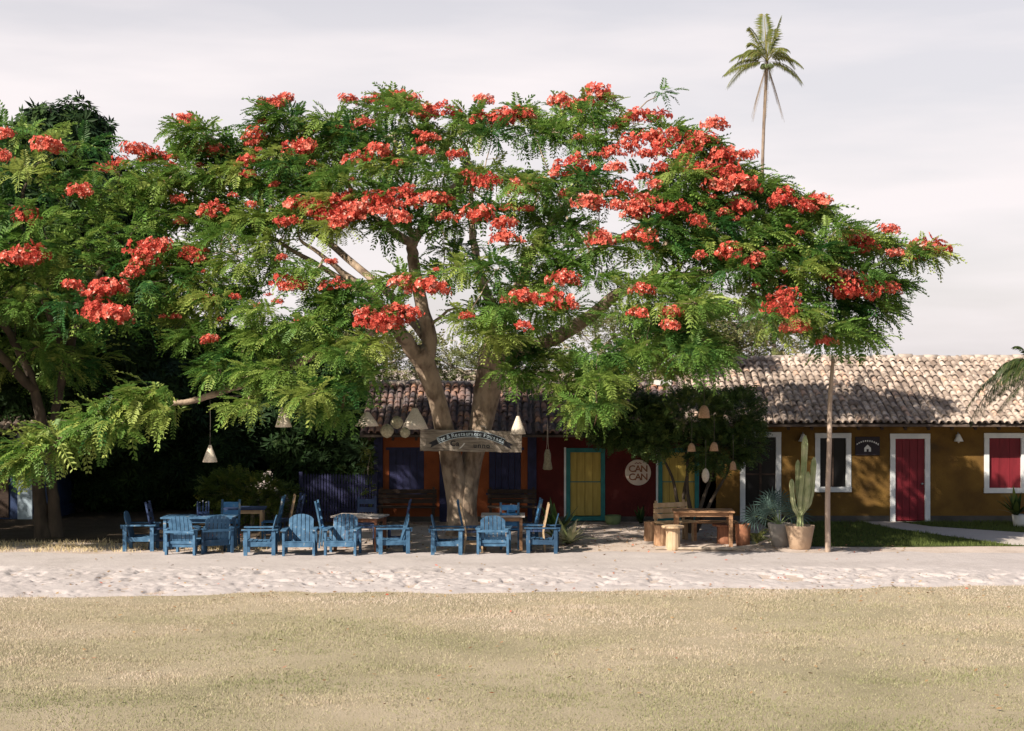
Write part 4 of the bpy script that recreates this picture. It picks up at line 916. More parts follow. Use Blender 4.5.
palm('dark fan of palm fronds at the right edge before the mustard house', gpt(1040, 40.5), P(1036, 372, 40.5), .10, [(180, 2.2, .85, 1.0, .7), (168, 2.1, .45, .85, .8), (192, 2.1, .2, .8, .9), (186, 2.0, .65, 1.1, .8), (174, 1.9, 1.0, 1.2, .7), (225, 1.7, .6, .9, .7), (140, 1.6, 1.0, .8, .5), (90, 1.5, .8, .7, .6), (270, 1.7, .9, .9, .6), (0, 1.6, .6, .7, .7), (320, 1.5, .6, .7, .7), (185, 1.4, -.2, .35, .9), (172, 1.5, 1.2, .5, .5), (205, 1.5, 1.05, .9, .6), (190, 1.35, -.55, .2, .9), (240, 1.4, .1, .6, .8), (300, 1.4, 1.2, .5, .5)], (), 3, bend=.0, lush=1.25, leafm='dark_palm_leaf')

# ------------------------------------------------------------------ furniture
def make_armchair(paint):
    t = thing('garden_armchair', 'x', 'chair')
    hw, d0, d1 = .36, -.36, .36                       # faces -Y : front at -Y
    for sx in (-1, 1):
        for y in (d0 + .05, d1 - .06):
            mb = MB(); mb.box((sx * (hw - .03), y, .285), (.055, .085, .57)); part('leg', mb, paint, t, bevel=.004)
    mb = MB()
    for i in range(6):
        y = d0 + .035 + i * .098; mb.box((0, y, .335 - i * .012), (.60, .088, .022))
    part('seat', mb, paint, t, bevel=.003)
    mb = MB(); mb.box((0, d0 + .01, .275), (.655, .025, .11)); mb.box((0, d1 - .13, .24), (.60, .025, .09))
    for sx in (-1, 1): mb.box((sx * (hw - .075), 0, .265), (.025, .66, .10))
    part('seat_frame', mb, paint, t, bevel=.003)
    for sx in (-1, 1):
        mb = MB(); o = [(sx * (hw - .10), d0 - .04), (sx * (hw + .03), d0 - .04), (sx * (hw + .03), d1 - .05), (sx * (hw - .01), d1 + .04), (sx * (hw - .09), d1 + .04)]
        if sx < 0: o = o[::-1]
        n = len(o); mb.add([(x, y, .572) for x, y in o] + [(x, y, .600) for x, y in o], [tuple(reversed(range(n))), tuple(range(n, 2 * n))] + [(i, (i + 1) % n, (i + 1) % n + n, i + n) for i in range(n)])
        part('armrest', mb, paint, t, bevel=.003)
    mb = MB(); n = 6; w = .56 / n; tl = R(14)
    for i in range(n):
        x0 = -.28 + i * w + .007; x1 = x0 + w - .014; arc = lambda x: .44 + .175 * math.sqrt(max(0, 1 - (x / .292) ** 2))
        xm = (x0 + x1) / 2
        o = [(x0, 0), (x1, 0), (x1, arc(x1)), (xm, arc(xm)), (x0, arc(x0))]; k = len(mb.v); mb.prism(o, -.011, .011)
        for j in range(k, len(mb.v)):
            x, y, z = mb.v[j]; mb.v[j] = (x, d1 - .16 + y * math.cos(tl) + z * math.sin(tl), .29 + z * math.cos(tl) - y * math.sin(tl))
    part('backrest', mb, paint, t)
    mb = MB(); mb.box((0, d1 + .015, .545), (.70, .03, .055)); mb.box((0, d1 - .11, .30), (.56, .025, .06)); part('back_rail', mb, paint, t, bevel=.003)
    return t
def make_side_chair(post, slat):
    t = thing('dining_chair', 'x', 'chair')           # faces -Y
    for sx in (-1, 1):
        mb = MB(); mb.bar((sx * .20, .20, 0), (sx * .20, .16, .45), .04, .045, (1, 0, 0)); mb.bar((sx * .20, .16, .45), (sx * .20, .29, 1.08), .04, .05, (1, 0, 0)); part('rear_post', mb, post, t)
        mb = MB(); mb.box((sx * .20, -.20, .225), (.042, .042, .45)); part('leg', mb, post, t)
        mb = MB(); mb.bar((sx * .20, -.20, .2), (sx * .20, .18, .2), .02, .035); part('stretcher', mb, post, t)
    mb = MB()
    for i in range(5): mb.box((0, -.19 + i * .088, .462), (.44, .08, .02))
    part('seat', mb, slat, t, bevel=.003)
    mb = MB()
    for i in range(3):
        s = .22 + i * .30; mb.box((0, .16 + .13 * s, .45 + .63 * s), (.40, .022, .12), Matrix.Rotation(R(-12), 3, 'X'))
    part('backrest', mb, slat, t, bevel=.003)
    mb = MB(); mb.box((0, -.2, .41), (.36, .022, .06)); part('apron', mb, post, t)
    return t
def make_table(w, d, h, top, legm, name='table', leg_w=.07, planks=5):
    t = thing(name, 'x', 'table')
    mb = MB(); pw = d / planks
    for i in range(planks): mb.box((0, -d / 2 + (i + .5) * pw, h - .018), (w, pw - .008, .036))
    part('tabletop', mb, top, t, bevel=.004)
    mb = MB(); a = w / 2 - .09; b = d / 2 - .09
    for s in (-1, 1): mb.box((0, s * b, h - .085), (2 * a - leg_w, .025, .09)); mb.box((s * a, 0, h - .085), (.025, 2 * b - leg_w, .09))
    part('apron', mb, legm, t, bevel=.003)
    for sx in (-1, 1):
        for sy in (-1, 1):
            mb = MB(); mb.box((sx * a, sy * b, (h - .04) / 2), (leg_w, leg_w, h - .04)); part('leg', mb, legm, t, bevel=.005)
    return t
used = set()
def place(proto, px, Y, rz, label, group=None, z=0):
    o = copy_tree(proto) if proto in used else proto; used.add(proto)
    o.location = ((px - 512) / F * Y, Y, z); o.rotation_euler = (0, 0, R(rz)); o['label'] = label
    if group: o['group'] = group
    return o
ARM = make_armchair(M['blue']); ARD = make_armchair(M['shade_blue']); BLU = make_side_chair(M['blue'], M['sky_blue']); WOO = make_side_chair(M['pale_wood'], M['dark_blue']); DKC = make_side_chair(M['dark_blue'], M['dark_blue'])
G1 = 'low blue slatted garden armchairs'; G2 = 'upright dining chairs round the tables'
# rz: 0 faces the camera, 180 faces away, 90 faces right (+X), -90 faces left
place(ARM, 141, 36.7, 92, 'leftmost blue armchair, side on in the straw grass', G1)
place(ARM, 186, 35.7, 168, 'blue armchair seen from behind at the near corner of the blue table', G1)
place(ARD, 214, 36.0, 205, 'blue armchair in shade, tucked under the right part of the blue table', G1)
place(ARM, 261, 35.7, -86, 'blue armchair side on with its arm towards the blue table, right of it', G1)
place(ARM, 300, 35.6, 2, 'round backed blue armchair facing the lawn left of the wooden table', G1)
place(ARM, 343, 35.7, -5, 'round backed blue armchair facing the lawn right in front of the wooden table', G1)
place(ARM, 393, 36.0, -80, 'blue armchair side on at the right end of the wooden table', G1)
place(ARM, 447, 35.8, 90, 'blue armchair side on in front of the big tree trunk', G1)
place(ARM, 494, 35.9, 176, 'blue armchair with its back to the lawn in front of the grey topped table', G1)
place(ARD, 543, 36.1, -94, 'blue armchair darkened for shade beside the spiky plant', G1)
place(DKC, 160, 37.0, 90, 'dark chair at the left end of the blue table', G2)
place(BLU, 229, 37.2, 0, 'bright blue chair on the far side of the blue table', G2)
place(BLU, 272, 38.6, -90, 'blue upright chair right of the dark topped table', G2)
place(WOO, 283, 38.9, -80, 'pale wooden chair near the sunlit shrub, left of a darker one', G2)
place(DKC, 291, 39.2, -70, 'dark chair behind the pale wooden chair by the shrub', G2)
place(BLU, 329, 37.2, 88, 'blue upright chair at the left end of the wooden table', G2)
place(DKC, 398, 37.4, -90, 'dark upright chair behind the armchair right of the wooden table', G2)
place(DKC, 366, 38.0, 0, 'dark upright chair on the far side of the wooden table', G2)
place(WOO, 473, 36.3, 92, 'pale legged chair at the left end of the grey topped table', G2)
place(BLU, 470, 37.3, 90, 'blue chair behind the pale legged chair by the tree trunk', G2)
place(BLU, 510, 36.9, 178, 'bright blue chair tucked under the near side of the grey topped table', G2)
place(BLU, 529, 37.8, -85, 'blue upright chair at the far right corner of the grey topped table', G2)
place(WOO, 536, 36.5, -90, 'pale legged chair at the right end of the grey topped table', G2)
TB = 'tables set out under the big tree'
for lab, w, d, top, leg, px, Y, rz in [('long blue table with a pale edge at the left', 1.62, .8, M['blue'], M['blue'], 200, 36.5, -2), ('dark topped table with pale legs by the sunlit shrub', 1.0, .75, M['dark_blue'], M['pale_wood'], 245, 38.7, 4),
                                      ('wooden table with a bleached top and reddish legs', 1.15, .8, M['table_grey'], M['red_wood'], 360, 36.7, -14), ('grey topped table right of the big trunk', 1.0, .8, M['table_grey'], M['wood'], 503, 36.9, 0)]:
    o = make_table(w, d, .79, top, leg); place(o, px, Y, rz, lab, TB)
# caddies of bottles on two tables
def caddy(px, Y, label, mat, s=1.0, bm=None):
    t = thing('condiment_caddy', label, 'caddy', ((px - 512) / F * Y, Y, .791), .4, 'caddies standing on the tables')
    mb = MB(); mb.box((0, 0, .01), (.2 * s, .12, .02))
    for sx in (-1, 1): mb.box((sx * .092 * s, 0, .13 * s), (.014, .11, .22 * s))
    for sy in (-1, 1): mb.box((0, sy * .052, .07), (.17 * s, .01, .05))
    part('rack', mb, mat, t)
    for i in range(3):
        x = (-.055 + i * .055) * s; mb = MB(); mb.smooth = True; h = .2 * s * (1 + .12 * (i % 2)); mb.lathe([(.022, 0), (.024, h * .6), (.010, h * .8), (.010, h)], 9, (x, 0, .02)); b = part('bottle', mb, bm or M['bottle'], t)
        mb = MB(); mb.lathe([(.013, h), (.013, h + .02)], 8, (x, 0, .02)); part('cap', mb, M['paint_white'], b)
caddy(203, 36.6, 'tall dark caddy of bottles on the long blue table', M['dark_blue'], 1.35, M['dark_blue'])
caddy(511, 37.0, 'small pale blue caddy of bottles on the grey topped table', M['sky_blue'], .85)
# benches against the tavern front
def bench(px, Y, w, label, mat, back=True, rz=0, group=None, h=.46):
    t = thing('bench', label, 'bench', ((px - 512) / F * Y, Y, 0), R(rz), group)
    mb = MB()
    for i in range(3): mb.box((0, -.15 + i * .15, h), (w, .14, .04))
    part('seat', mb, mat, t, bevel=.005)
    for sx in (-1, 1):
        for sy in (-.16, .16):
            mb = MB(); mb.box((sx * (w / 2 - .08), sy, h / 2 - .01), (.07, .07, h - .02)); part('leg', mb, mat, t)
    if back:
        mb = MB()
        for i in range(3): mb.box((0, .24, h + .13 + i * .13), (w, .03, .11))
        for sx in (-1, 1): mb.box((sx * (w / 2 - .08), .27, h / 2 + .25), (.06, .03, h + .5))
        part('backrest', mb, mat, t)
bench(407, 42.6, 1.55, 'dark wooden bench against the orange wall left of the trunk', M['dark_wood'], group='benches against the tavern wall')
bench(512, 42.6, 1.3, 'dark wooden bench under the shuttered window right of the trunk', M['dark_wood'], group='benches against the tavern wall')

# rustic table group on the right
o = make_table(1.42, .85, .82, M['wood'], M['wood'], 'rustic_table', .09, 4); place(o, 703, 37.7, -3, 'rustic brown wooden table between log stools')
bench(676, 38.5, .95, 'wooden bench with a plank back left of the rustic table', M['pale_wood'], True, 28)
bench(714, 38.7, 1.1, 'plain wooden bench on the far side of the rustic table', M['wood'], False, 0, h=.44)
def log_stool(px, Y, r, h, mat, label, cap=True, lean=0):
    t = thing('log_stool', label, 'stool', ((px - 512) / F * Y, Y, 0), 0, 'stools cut from logs')
    mb = MB(); mb.smooth = False; mb.lathe([(r * .96, 0), (r, h * .15), (r * .93, h * .6), (r * .97, h - .05 if cap else h)], 14); part('log', mb, mat, t)
    if cap:
        mb = MB(); mb.lathe([(r * 1.0, h - .05), (r * 1.5, h - .045), (r * 1.55, h - .01), (r * 1.5, h)], 16); part('seat', mb, mat, t)
log_stool(673, 36.7, .17, .55, M['pale_log'], 'sunlit pale log stool with a wide seat, nearest the road')
log_stool(661, 37.6, .17, .48, M['log'], 'brown log stool left of the rustic table', False)
log_stool(650, 38.6, .15, .46, M['log'], 'small log stool farthest left by the red wall', False)
log_stool(725, 38.0, .2, .46, M['red_wood'], 'reddish log stool under the right end of the rustic table')
# terracotta planter with a feathery yellow-green palm
def pot(name, px, Y, prof, mat, label, square=False, n=18):
    t = thing(name, label, 'pot', ((px - 512) / F * Y, Y, 0)); mb = MB(); mb.smooth = n > 6
    mb.lathe(prof, n, cap=False); part('vessel', mb, mat, t)
    h = prof[-1][1]; mb = MB(); mb.lathe([(prof[-1][0] * .9, h - .05), (.001, h - .03)], n, cap=False); part('soil', mb, M['plinth'], t); return t
pot('planter', 743, 37.6, [(.13, 0), (.16, .01), (.17, .2), (.18, .48), (.19, .5), (.16, .5), (.15, .42)], M['terracotta'], 'terracotta planter at the right end of the rustic table')
pot('flower_pot', 780, 37.4, [(.17, 0), (.19, .01), (.24, .3), (.29, .54), (.27, .54), (.24, .46)], M['pot_grey'], 'tapered grey pot behind the cactus pot')
pot('flower_pot', 800, 36.9, [(.22, 0), (.24, .01), (.29, .3), (.335, .52), (.34, .54), (.31, .54), (.28, .46)], M['pot_sand'], 'wide sand coloured pot holding the tall cactus')
pot('flower_pot', 613, 42.6, [(.16, 0), (.2, .05), (.22, .22), (.2, .24), (.18, .2)], M['pot_green'], 'small green pot on the ground beside the yellow door')
pot('flower_pot', 1021, 41.9, [(.17, 0), (.19, .01), (.23, .32), (.21, .32), (.19, .28)], M['pot_white'], 'white pot at the right edge before the red shuttered window')
def leaf_plant(name, label, px, Y, z, n, L, mat, fan=False, seed=0, rise=(.5, 1.3), wd=.09, group=None, cat='plant'):
    """rosette of long pointed blades"""
    g = np.random.default_rng(seed); t = thing(name, label, cat, ((px - 512) / F * Y, Y, z), 0, group); v = []; f = []; tt = []
    for i in range(n):
        a = g.uniform(0, 6.28); e = g.uniform(*rise); l = L * g.uniform(.7, 1.15); sg = g.uniform(.15, .5); ca, sa = math.cos(a), math.sin(a); o = len(v); tn = g.uniform(0, 1)
        for k in range(6):
            s = k / 5; r = l * math.cos(e) * s; zz = l * (math.sin(e) * s - sg * s * s * math.cos(e)); w = wd * L * (0.5 + s) * (1 - s) * 1.6 + .002
            for sd in (-1, 1): v.append((r * ca - sd * w * sa, r * sa + sd * w * ca, zz + .02 + (.012 if sd else 0)))
            tt += [tn, tn]
        for k in range(5): f.append((o + 2 * k, o + 2 * k + 1, o + 2 * k + 3, o + 2 * k + 2))
    link('leaves', raw_mesh('leaves', np.array(v), np.array(f), np.array(tt), mat), t)
    return t
leaf_plant('agave', 'pale spiky plant on the ground beside the shaded blue armchair', 569, 37.6, 0, 34, .85, M['agave_leaf'], seed=3, rise=(.25, 1.2), wd=.075)
leaf_plant('garden_plant', 'broad leaved green plant behind the spiky plant by the yellow door', 556, 38.8, 0, 26, .95, M['garden_leaf'], seed=4, rise=(.6, 1.4), wd=.10)
leaf_plant('garden_plant', 'small green plant growing in the white pot at the right edge', 1016, 41.9, .28, 30, .75, M['garden_leaf'], seed=5, rise=(.4, 1.45), wd=.10)
leaf_plant('garden_plant', 'low dark plant in front of the red wall under the round sign', 641, 42.5, 0, 22, .5, M['garden_leaf'], seed=7, rise=(.4, 1.4), wd=.1)
def feather_plant(label, px, Y, z, n, L, mat, seed):
    t = thing('feather_palm', label, 'palm', ((px - 512) / F * Y, Y, z)); g = np.random.default_rng(seed)
    for i in range(n): link('frond', palm_frond(L * g.uniform(.8, 1.15), g.uniform(.5, .8), 18, .55, .06, g.uniform(.7, 1.3), .5, seed * 10 + i, mat), t, (0, 0, 0), g.uniform(0, 6.28))
feather_plant('low yellow green feather palm beside the terracotta planter', 757, 37.6, .02, 13, .72, 'palm_leaf', 81)
def fan_palm(label, px, Y, z):
    """stiff fans of blades on stalks"""
    t = thing('fan_palm', label, 'palm', ((px - 512) / F * Y, Y, z)); g = np.random.default_rng(91)
    for i in range(9):
        az = [200, 160, 185, 20, 340, 80, 270, 230, 130][i]; e = [.7, 1.0, .35, .8, .5, 1.1, .8, .9, 1.2][i]; ls = .40 + .10 * (i % 3); d = Vector((math.cos(R(az)) * math.cos(e), math.sin(R(az)) * math.cos(e) * .7, math.sin(e)))
        mb = MB(); mb.tube([(0, 0, 0), tuple(d * ls * .55 + Vector((0, 0, .03))), tuple(d * ls)], [.012, .01, .008], 6); st = part('stalk', mb, M['shrub_stalk'] if 'shrub_stalk' in M else M['pot_green'], t)
        o = d * ls; right = d.cross(Vector((0, 1, 0.2))).normalized(); v = []; f = []; tt = []
        for k in range(17):
            a = R(-125 + 250 * k / 16); q = (d * math.cos(a) + right * math.sin(a)).normalized(); l = .40 * g.uniform(.85, 1.1); side = (right * math.cos(a) - d * math.sin(a)) * .016; n0 = len(v); tn = g.uniform(0, 1)
            v += [o, o + q * l * .55 - side, o + q * l + Vector((0, -.02, -.06)), o + q * l * .55 + side]; f.append((n0, n0 + 1, n0 + 2, n0 + 3)); tt += [tn] * 4
        link('fan_leaf', raw_mesh('fan_leaf', np.array([tuple(q) for q in v]), np.array(f), np.array(tt), M['blue_palm_leaf']), t)
fan_palm('bluish fan palm growing in the tapered grey pot', 779, 37.4, .50)
# cactus
def cactus():
    t = thing('cactus', 'tall columnar cactus with several upright arms in the sand coloured pot', 'cactus', ((800 - 512) / F * 36.9, 36.9, .48))
    def column(pts, r):
        c = catmull([tuple(p) + (r,) for p in pts], 7); mb = MB(); mb.smooth = False; o0 = len(mb.v); n = 14; P_ = [Vector(q[:3]) for q in c]; k = len(P_)
        for i, p in enumerate(P_):
            tg = (P_[min(i + 1, k - 1)] - P_[max(i - 1, 0)]).normalized(); x = tg.orthogonal().normalized() if i == 0 else (x - tg * x.dot(tg)).normalized(); y = tg.cross(x)
            rr = r * (1 if i < k - 2 else (.75 if i == k - 2 else .3)) * (1 + .07 * math.sin(i * 1.1))
            for j in range(n): a = 2 * math.pi * j / n; q = rr * (1.12 if j % 2 else .78); mb.v.append(tuple(p + (x * math.cos(a) + y * math.sin(a)) * q))
        for i in range(k - 1):
            for j in range(n): j2 = (j + 1) % n; mb.f.append((i * n + j, i * n + j2, (i + 1) * n + j2, (i + 1) * n + j)); mb.mi.append(0); mb.sm.append(False)
        mb.f.append(tuple((k - 1) * n + j for j in range(n))); mb.mi.append(0); mb.sm.append(False); return mb
    part('stem', column([(0, 0, 0), (.02, 0, .6), (.08, 0, 1.2), (.12, 0, 2.12)], .066), M['cactus'], t)
    part('arm', column([(0, 0, .25), (-.12, -.02, .45), (-.17, 0, .7), (-.19, 0, 1.12)], .052), M['cactus'], t)
    part('arm', column([(.03, 0, .35), (.2, .03, .55), (.28, .03, .9), (.33, .03, 1.62)], .058), M['cactus'], t)
    part('arm', column([(.03, .02, .5), (-.02, .12, .75), (-.03, .14, 1.0), (-.02, .15, 1.55)], .05), M['cactus'], t)
    part('arm', column([(.0, -.05, .3), (.1, -.14, .5), (.14, -.16, .8), (.16, -.16, 1.3)], .05), M['cactus'], t)
cactus()
# bare pole
t = thing('pole', 'bare crooked wooden pole standing at the edge of the road', 'pole', ((828 - 512) / F * 36.3, 36.3, 0)); mb = MB(); mb.smooth = True
c = catmull([(0, 0, -.1, .068), (-.01, 0, 1.2, .062), (.03, .01, 2.4, .056), (.05, 0, 3.5, .05), (.11, 0, 4.3, .042)], 7); mb.tube([tuple(q[:3]) for q in c], list(c[:, 3]), 10, True, .08); part('shaft', mb, M['pole'], t)
mb = MB(); mb.smooth = True; mb.lathe([(.045, 0), (.05, .03), (.035, .06), (.0, .07)], 9, (.11, 0, 4.29)); part('tip', mb, M['grey_wood'], t)
# dry branches on the ground
t = thing('dry_branch', 'bleached dead branch lying at the road edge below the rustic table', 'branch', ((722 - 512) / F * 36.5, 36.5, 0)); mb = MB(); mb.smooth = True
mb.tube([(-1.5, .2, .03), (-.6, 0, .05), (.2, -.1, .05), (.8, .1, .12), (1.15, .3, .26)], [.02, .035, .04, .03, .015], 7); mb.tube([(.2, -.1, .05), (.5, -.25, .09), (.9, -.3, .10)], [.028, .02, .01], 6); mb.tube([(-.6, 0, .05), (-.3, .25, .1), (-.1, .4, .1)], [.025, .018, .01], 6); part('limb', mb, M['pale_bark'], t)

# ------------------------------------------------------------------ hanging lamps
def cord_to(px, py_top, px2, py_bot, Y): return P(px, py_top, Y), P(px2, py_bot, Y)
LG = 'woven lampshades hanging from the trees'
def lantern(px, py_top, w, h, Y, label, mat, cord_py, shape='cone', group=LG):
    k = Y / F; top = P(px, py_top, Y); r = w * k / 2; H = h * k
    t = thing('hanging_lamp', label, 'lamp', tuple(top), 0, group); mb = MB(); mb.smooth = True
    if shape == 'cone': prof = [(r * .18, 0), (r * .45, -H * .30), (r * .75, -H * .65), (r, -H), (r * .96, -H), (r * .7, -H * .64), (r * .15, -.03)]
    elif shape == 'bell': prof = [(r * .12, 0), (r * .5, -H * .10), (r * .82, -H * .38), (r * .95, -H * .8), (r, -H), (r * .95, -H), (r * .78, -H * .4), (r * .1, -.05)]
    else: prof = [(r * .1, 0), (r * .6, -H * .12), (r * .95, -H * .38), (r * .95, -H * .62), (r * .6, -H * .88), (r * .1, -H)]
    mb.lathe(prof, 18, cap=(shape == 'ball')); part('shade', mb, mat, t)
    mb = MB(); mb.tube([(0, 0, -.02), (.01, 0, (py_top - cord_py) * k * .5), (0, 0, (py_top - cord_py) * k)], .006, 5); part('cord', mb, M['cord'], t)
    if shape != 'ball':
        mb = MB(); mb.smooth = True; mb.lathe([(.0, -H * .35), (.03, -H * .4), (.045, -H * .6), (.03, -H * .75), (0, -H * .8)], 8); part('bulb', mb, M['pot_white'], t)
lantern(283.5, 407, 17, 20, 34.4, 'pale cone lampshade hanging from the left boughs above the front armchairs', M['wicker'], 372)
lantern(210, 445, 15, 17, 36.1, 'pale cone lampshade hanging lowest at the left before the dark trees', M['wicker'], 397)
lantern(367, 412, 24, 14, 35.8, 'wide flat cone lampshade left of the woven balls', M['wicker'], 372)
lantern(415, 408, 27, 21, 37.4, 'wide cone lampshade touching the left end of the wooden sign', M['wicker'], 360)
lantern(518, 416, 16, 18, 38.2, 'narrow cone lampshade in front of the right end of the wooden sign', M['wicker'], 358)
lantern(387, 424, 14, 14, 36.3, 'largest woven ball beside the wide flat lampshade', M['gourd'], 378, 'ball')
lantern(397, 416, 13, 13, 36.6, 'woven ball above the other two left of the trunk', M['gourd'], 372, 'ball')
lantern(405, 427, 11, 11, 36.6, 'smallest darkest woven ball under the lampshade by the sign', M['gourd'], 380, 'ball')
lantern(704, 405, 12, 13, 38.9, 'tan bell lampshade hanging highest in the garden tree', M['tan_wicker'], 380, 'bell')
lantern(691.5, 443, 8.5, 8.5, 38.9, 'small tan lampshade on the left of a level pair in the garden tree', M['tan_wicker'], 415, 'bell')
lantern(714, 442, 9, 9, 38.9, 'small tan lampshade on the right of a level pair in the garden tree', M['tan_wicker'], 412, 'bell')
lantern(705.5, 468, 8, 15, 38.9, 'grey white oval lampshade among the stems above the rustic table', M['wicker'], 440, 'ball')
lantern(733, 461, 7, 9, 39.2, 'small tan lampshade hanging right of the stems near the glazed door', M['tan_wicker'], 435, 'bell')
# string mobile, hanging basket
top = P(547.5, 432, 41.8); t = thing('hanging_mobile', 'string mobile with a small basket hanging left of the yellow door', 'mobile', tuple(top)); mb = MB(); k = 41.8 / F
for dx in (-.04, .05): mb.tube([(0, 0, .35), (dx * .3, 0, -.3), (dx, .02, -.65)], .006, 4)
part('cords', mb, M['wicker'], t); mb = MB(); mb.smooth = True; mb.lathe([(.05, -.45), (.09, -.58), (.09, -.75), (.13, -.95), (.1, -.98), (.02, -.98)], 10, cap=False); part('basket', mb, M['gourd'], t)
top = P(605, 383, 37.8); t = thing('hanging_nest', 'rounded reddish brown nest hanging under the boughs over the shop roof', 'nest', tuple(top)); mb = MB(); mb.smooth = True; mb.lathe([(.03, 0), (.16, -.1), (.2, -.35), (.17, -.6), (.08, -.72), (.0, -.74)], 12); part('body', mb, M['terracotta'], t)
mb = MB(); mb.tube([(0, 0, -.02), (.02, 0, .4), (0, 0, .8)], .012, 5); part('cord', mb, M['cord'], t)
# wall lamps on the mustard house
for px, lab in ((802, 'white wall lamp left of the glazed window of the mustard house'), (957, 'white wall lamp right of the red door')):
    t = thing('wall_lamp', lab, 'lamp', (wx(px), WALL, wz(441)), 0, 'white wall lamps of the mustard house'); mb = MB(); mb.smooth = True
    mb.lathe([(.03, .2), (.07, .12), (.13, 0), (.12, 0), (.06, .1), (.01, .17)], 14, (0, -.16, 0), cap=False); part('shade', mb, M['pot_white'], t)
    mb = MB(); mb.tube([(0, -.01, .14), (0, -.1, .24), (0, -.16, .2)], .012, 6); mb.box((0, -.012, .12), (.07, .02, .12)); part('bracket', mb, M['metal'], t)
    mb = MB(); mb.smooth = True; mb.lathe([(.0, .08), (.03, .05), (.04, 0), (.02, -.04), (0, -.05)], 8, (0, -.16, 0)); part('bulb', mb, M['wicker'], t)

# ------------------------------------------------------------------ lettering
def glyph(ch, size):
    cu = bpy.data.curves.new('glyph', 'FONT'); cu.body = ch; cu.size = size; cu.align_x = 'CENTER'; cu.extrude = .004; cu.offset = size * .022; cu.resolution_u = 3
    ob = bpy.data.objects.new('glyph', cu); col.objects.link(ob); bpy.context.view_layer.update()
    dg = bpy.context.evaluated_depsgraph_get(); me = bpy.data.meshes.new_from_object(ob.evaluated_get(dg))
    vs = [v.co.copy() for v in me.vertices]; fs = [tuple(p.vertices) for p in me.polygons]
    bpy.data.objects.remove(ob); bpy.data.meshes.remove(me); bpy.data.curves.remove(cu)
    return vs, fs
def text_arc(mb, text, size, cx, cz, radius, y, step=.62, bold=1.0):
    """letters standing on an arc (radius 0: a straight line) in the XZ plane, facing -Y"""
    adv = [size * step * (.55 if c in 'iltfr ' else 1.25 if c in 'mwMW' else 1.0) for c in text]; L = sum(adv); s = -L / 2
    for c, a in zip(text, adv):
        m = s + a / 2; s += a
        if c == ' ': continue
        vs, fs = glyph(c, size); th = m / radius if radius else 0
        if radius: X, Z = cx + radius * math.sin(th), cz + radius * (math.cos(th) - 1)
        else: X, Z = cx + m, cz
        out = []
        for v in vs:
            px, pz = v.x * bold, v.y; out.append((X + px * math.cos(th) + pz * math.sin(th), y - v.z, Z - px * math.sin(th) + pz * math.cos(th)))
        mb.add(out, fs)
# the board on the tree
SY = 39.25
t = thing('tavern_sign', 'weathered grey plank sign with a dark painted banner fixed across the tree trunk', 'sign', tuple(P(471, 441, SY))); t.rotation_euler = (0, R(1.2), 0)
W, H = 2.48, .52
mb = MB(); g = random.Random(4); xsN = [(-W / 2 + W * i / 24) for i in range(25)]
o = [(x, -H / 2 + g.uniform(-.012, .012)) for x in xsN] + [(x, H / 2 + g.uniform(-.012, .012)) for x in reversed(xsN)]; mb.prism(o, -.03, .03); part('board', mb, M['grey_wood'], t, bevel=.006)
rad = 1.9; pts = []; n = 30; half = .84
def arc(th, r): return (r * math.sin(th), -rad + .185 + r * math.cos(th) - 0.0)
outer = [arc(-half / rad * 1 + 2 * half / rad * i / n, rad + .055) for i in range(n + 1)]; inner = [arc(-half / rad + 2 * half / rad * i / n, rad - .075) for i in range(n + 1)]
mb = MB()
for i in range(n): mb.prism([inner[i], inner[i + 1], outer[i + 1], outer[i]], -.036, -.0305)
for sx in (-1, 1):
    a = arc(sx * half / rad, rad); e = Vector((sx * .20, -.10)); nn = Vector((-e.y, e.x)).normalized() * .06 * 1
    a = Vector(a) - Vector((0, .03)); q = [a - nn + e * .0, a + e - nn, a + e * .72, a + e + nn, a + nn]
    if sx < 0: q = q[::-1]
    mb.prism([tuple(v) for v in q], -.035, -.0305)
part('banner', mb, M['ink'], t)
mb = MB()
for r0, r1 in ((rad + .055, rad + .066), (rad - .088, rad - .075)):
    for i in range(n):
        t0, t1 = -half / rad + 2 * half / rad * i / n, -half / rad + 2 * half / rad * (i + 1) / n; mb.prism([arc(t0, r0), arc(t1, r0), arc(t1, r1), arc(t0, r1)], -.037, -.0306)
part('banner_edge', mb, M['letter_blue'], t)
mb = MB(); text_arc(mb, 'Bar & Restaurante Pousada', .135, 0, .185 - .05, rad - .05, -.040, .56); part('lettering', mb, M['letter_blue'], t)
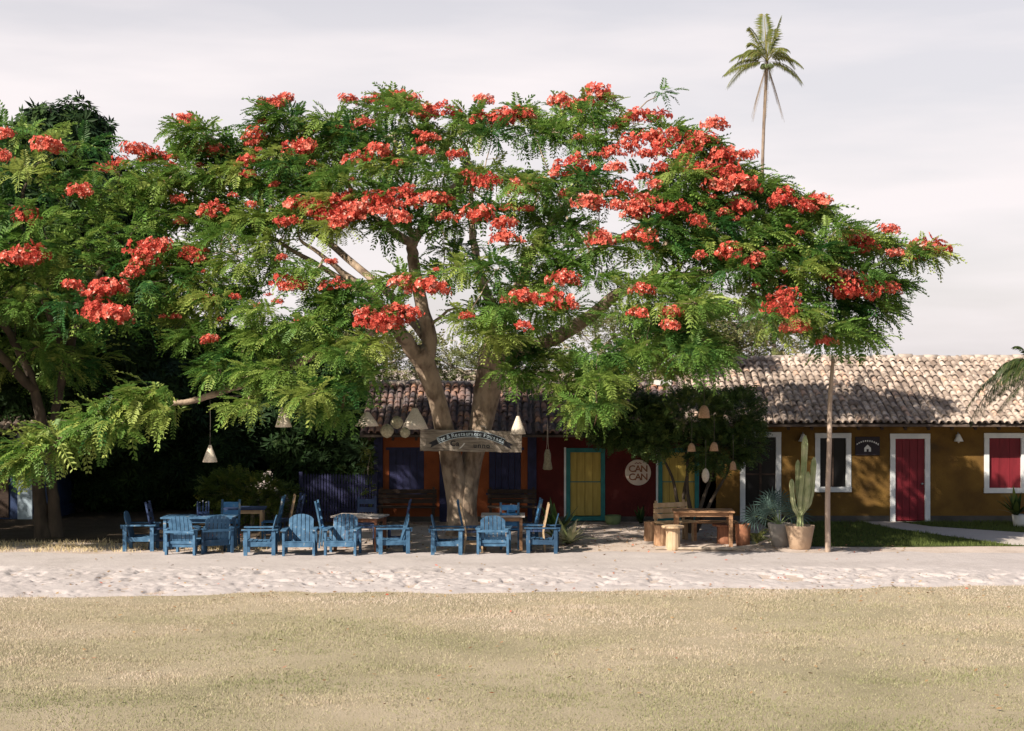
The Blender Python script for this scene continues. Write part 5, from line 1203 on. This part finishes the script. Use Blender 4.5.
mb = MB(); text_arc(mb, 'Ca', .19, -.38, -.13, 0, -.0345, .62); text_arc(mb, 'unno', .17, .26, -.16, 0, -.0345, .62); part('name_lettering', mb, M['ink'], t)
mb = MB(); mb.prism([(-.30, -.19), (-.24, -.18), (-.14, -.06), (-.17, -.05), (-.22, -.12)], -.036, -.0305); part('white_smear', mb, M['paint_white'], t)
mb = MB()
for x in (-.38, .42): mb.tube([(x, .02, .2), (x * .8, .25, .34), (x * .5, .42, .36)], .012, 6)
part('fixing_rope', mb, M['cord'], t)
# round sign
t = thing('round_sign', 'round cream sign lettered CAN CAN on the dark red wall', 'sign', tuple(P(638, 472.5, WALL - .04))); r = .345
mb = MB(); c = [(r * math.cos(2 * math.pi * i / 40), r * math.sin(2 * math.pi * i / 40)) for i in range(40)]; mb.prism(c, -.02, .035); part('disc', mb, M['disc'], t)
mb = MB(); text_arc(mb, 'CAN', .25, 0, .02, 0, -.024, .66, 1.05); text_arc(mb, 'CAN', .25, 0, -.20, 0, -.024, .66, 1.05); part('lettering', mb, M['red_wood'], t)
mb = MB(); mb.tube([(-.09, -.024, .235), (-.04, -.024, .265), (0, -.024, .24), (.04, -.024, .265), (.09, -.024, .235)], .012, 6); part('flourish', mb, M['red_wood'], t)
# house plaque
t = thing('house_plaque', 'dark plaque with a white arched line and house mark left of the red door', 'sign', tuple(P(867.5, 446, WALL - .02)))
mb = MB(); mb.box((0, 0, 0), (.66, .03, .5)); part('board', mb, M['plaque'], t, bevel=.01)
mb = MB()
for i in range(11):
    a = -.62 + 1.24 * i / 10; x = .48 * math.sin(a); z = .48 * (math.cos(a)) - .40 + .06; mb.prism([(x - .017, z - .022), (x + .017, z - .022 - .02 * a), (x + .017, z + .022), (x - .012, z + .022)], -.021, -.0155)
part('arched_lettering', mb, M['paint_white'], t)
mb = MB(); mb.prism([(-.09, -.15), (-.03, -.15), (-.03, -.08), (.03, -.08), (.03, -.15), (.09, -.15), (.09, -.05), (0, .04), (-.09, -.05)], -.021, -.0155); part('house_mark', mb, M['paint_white'], t)
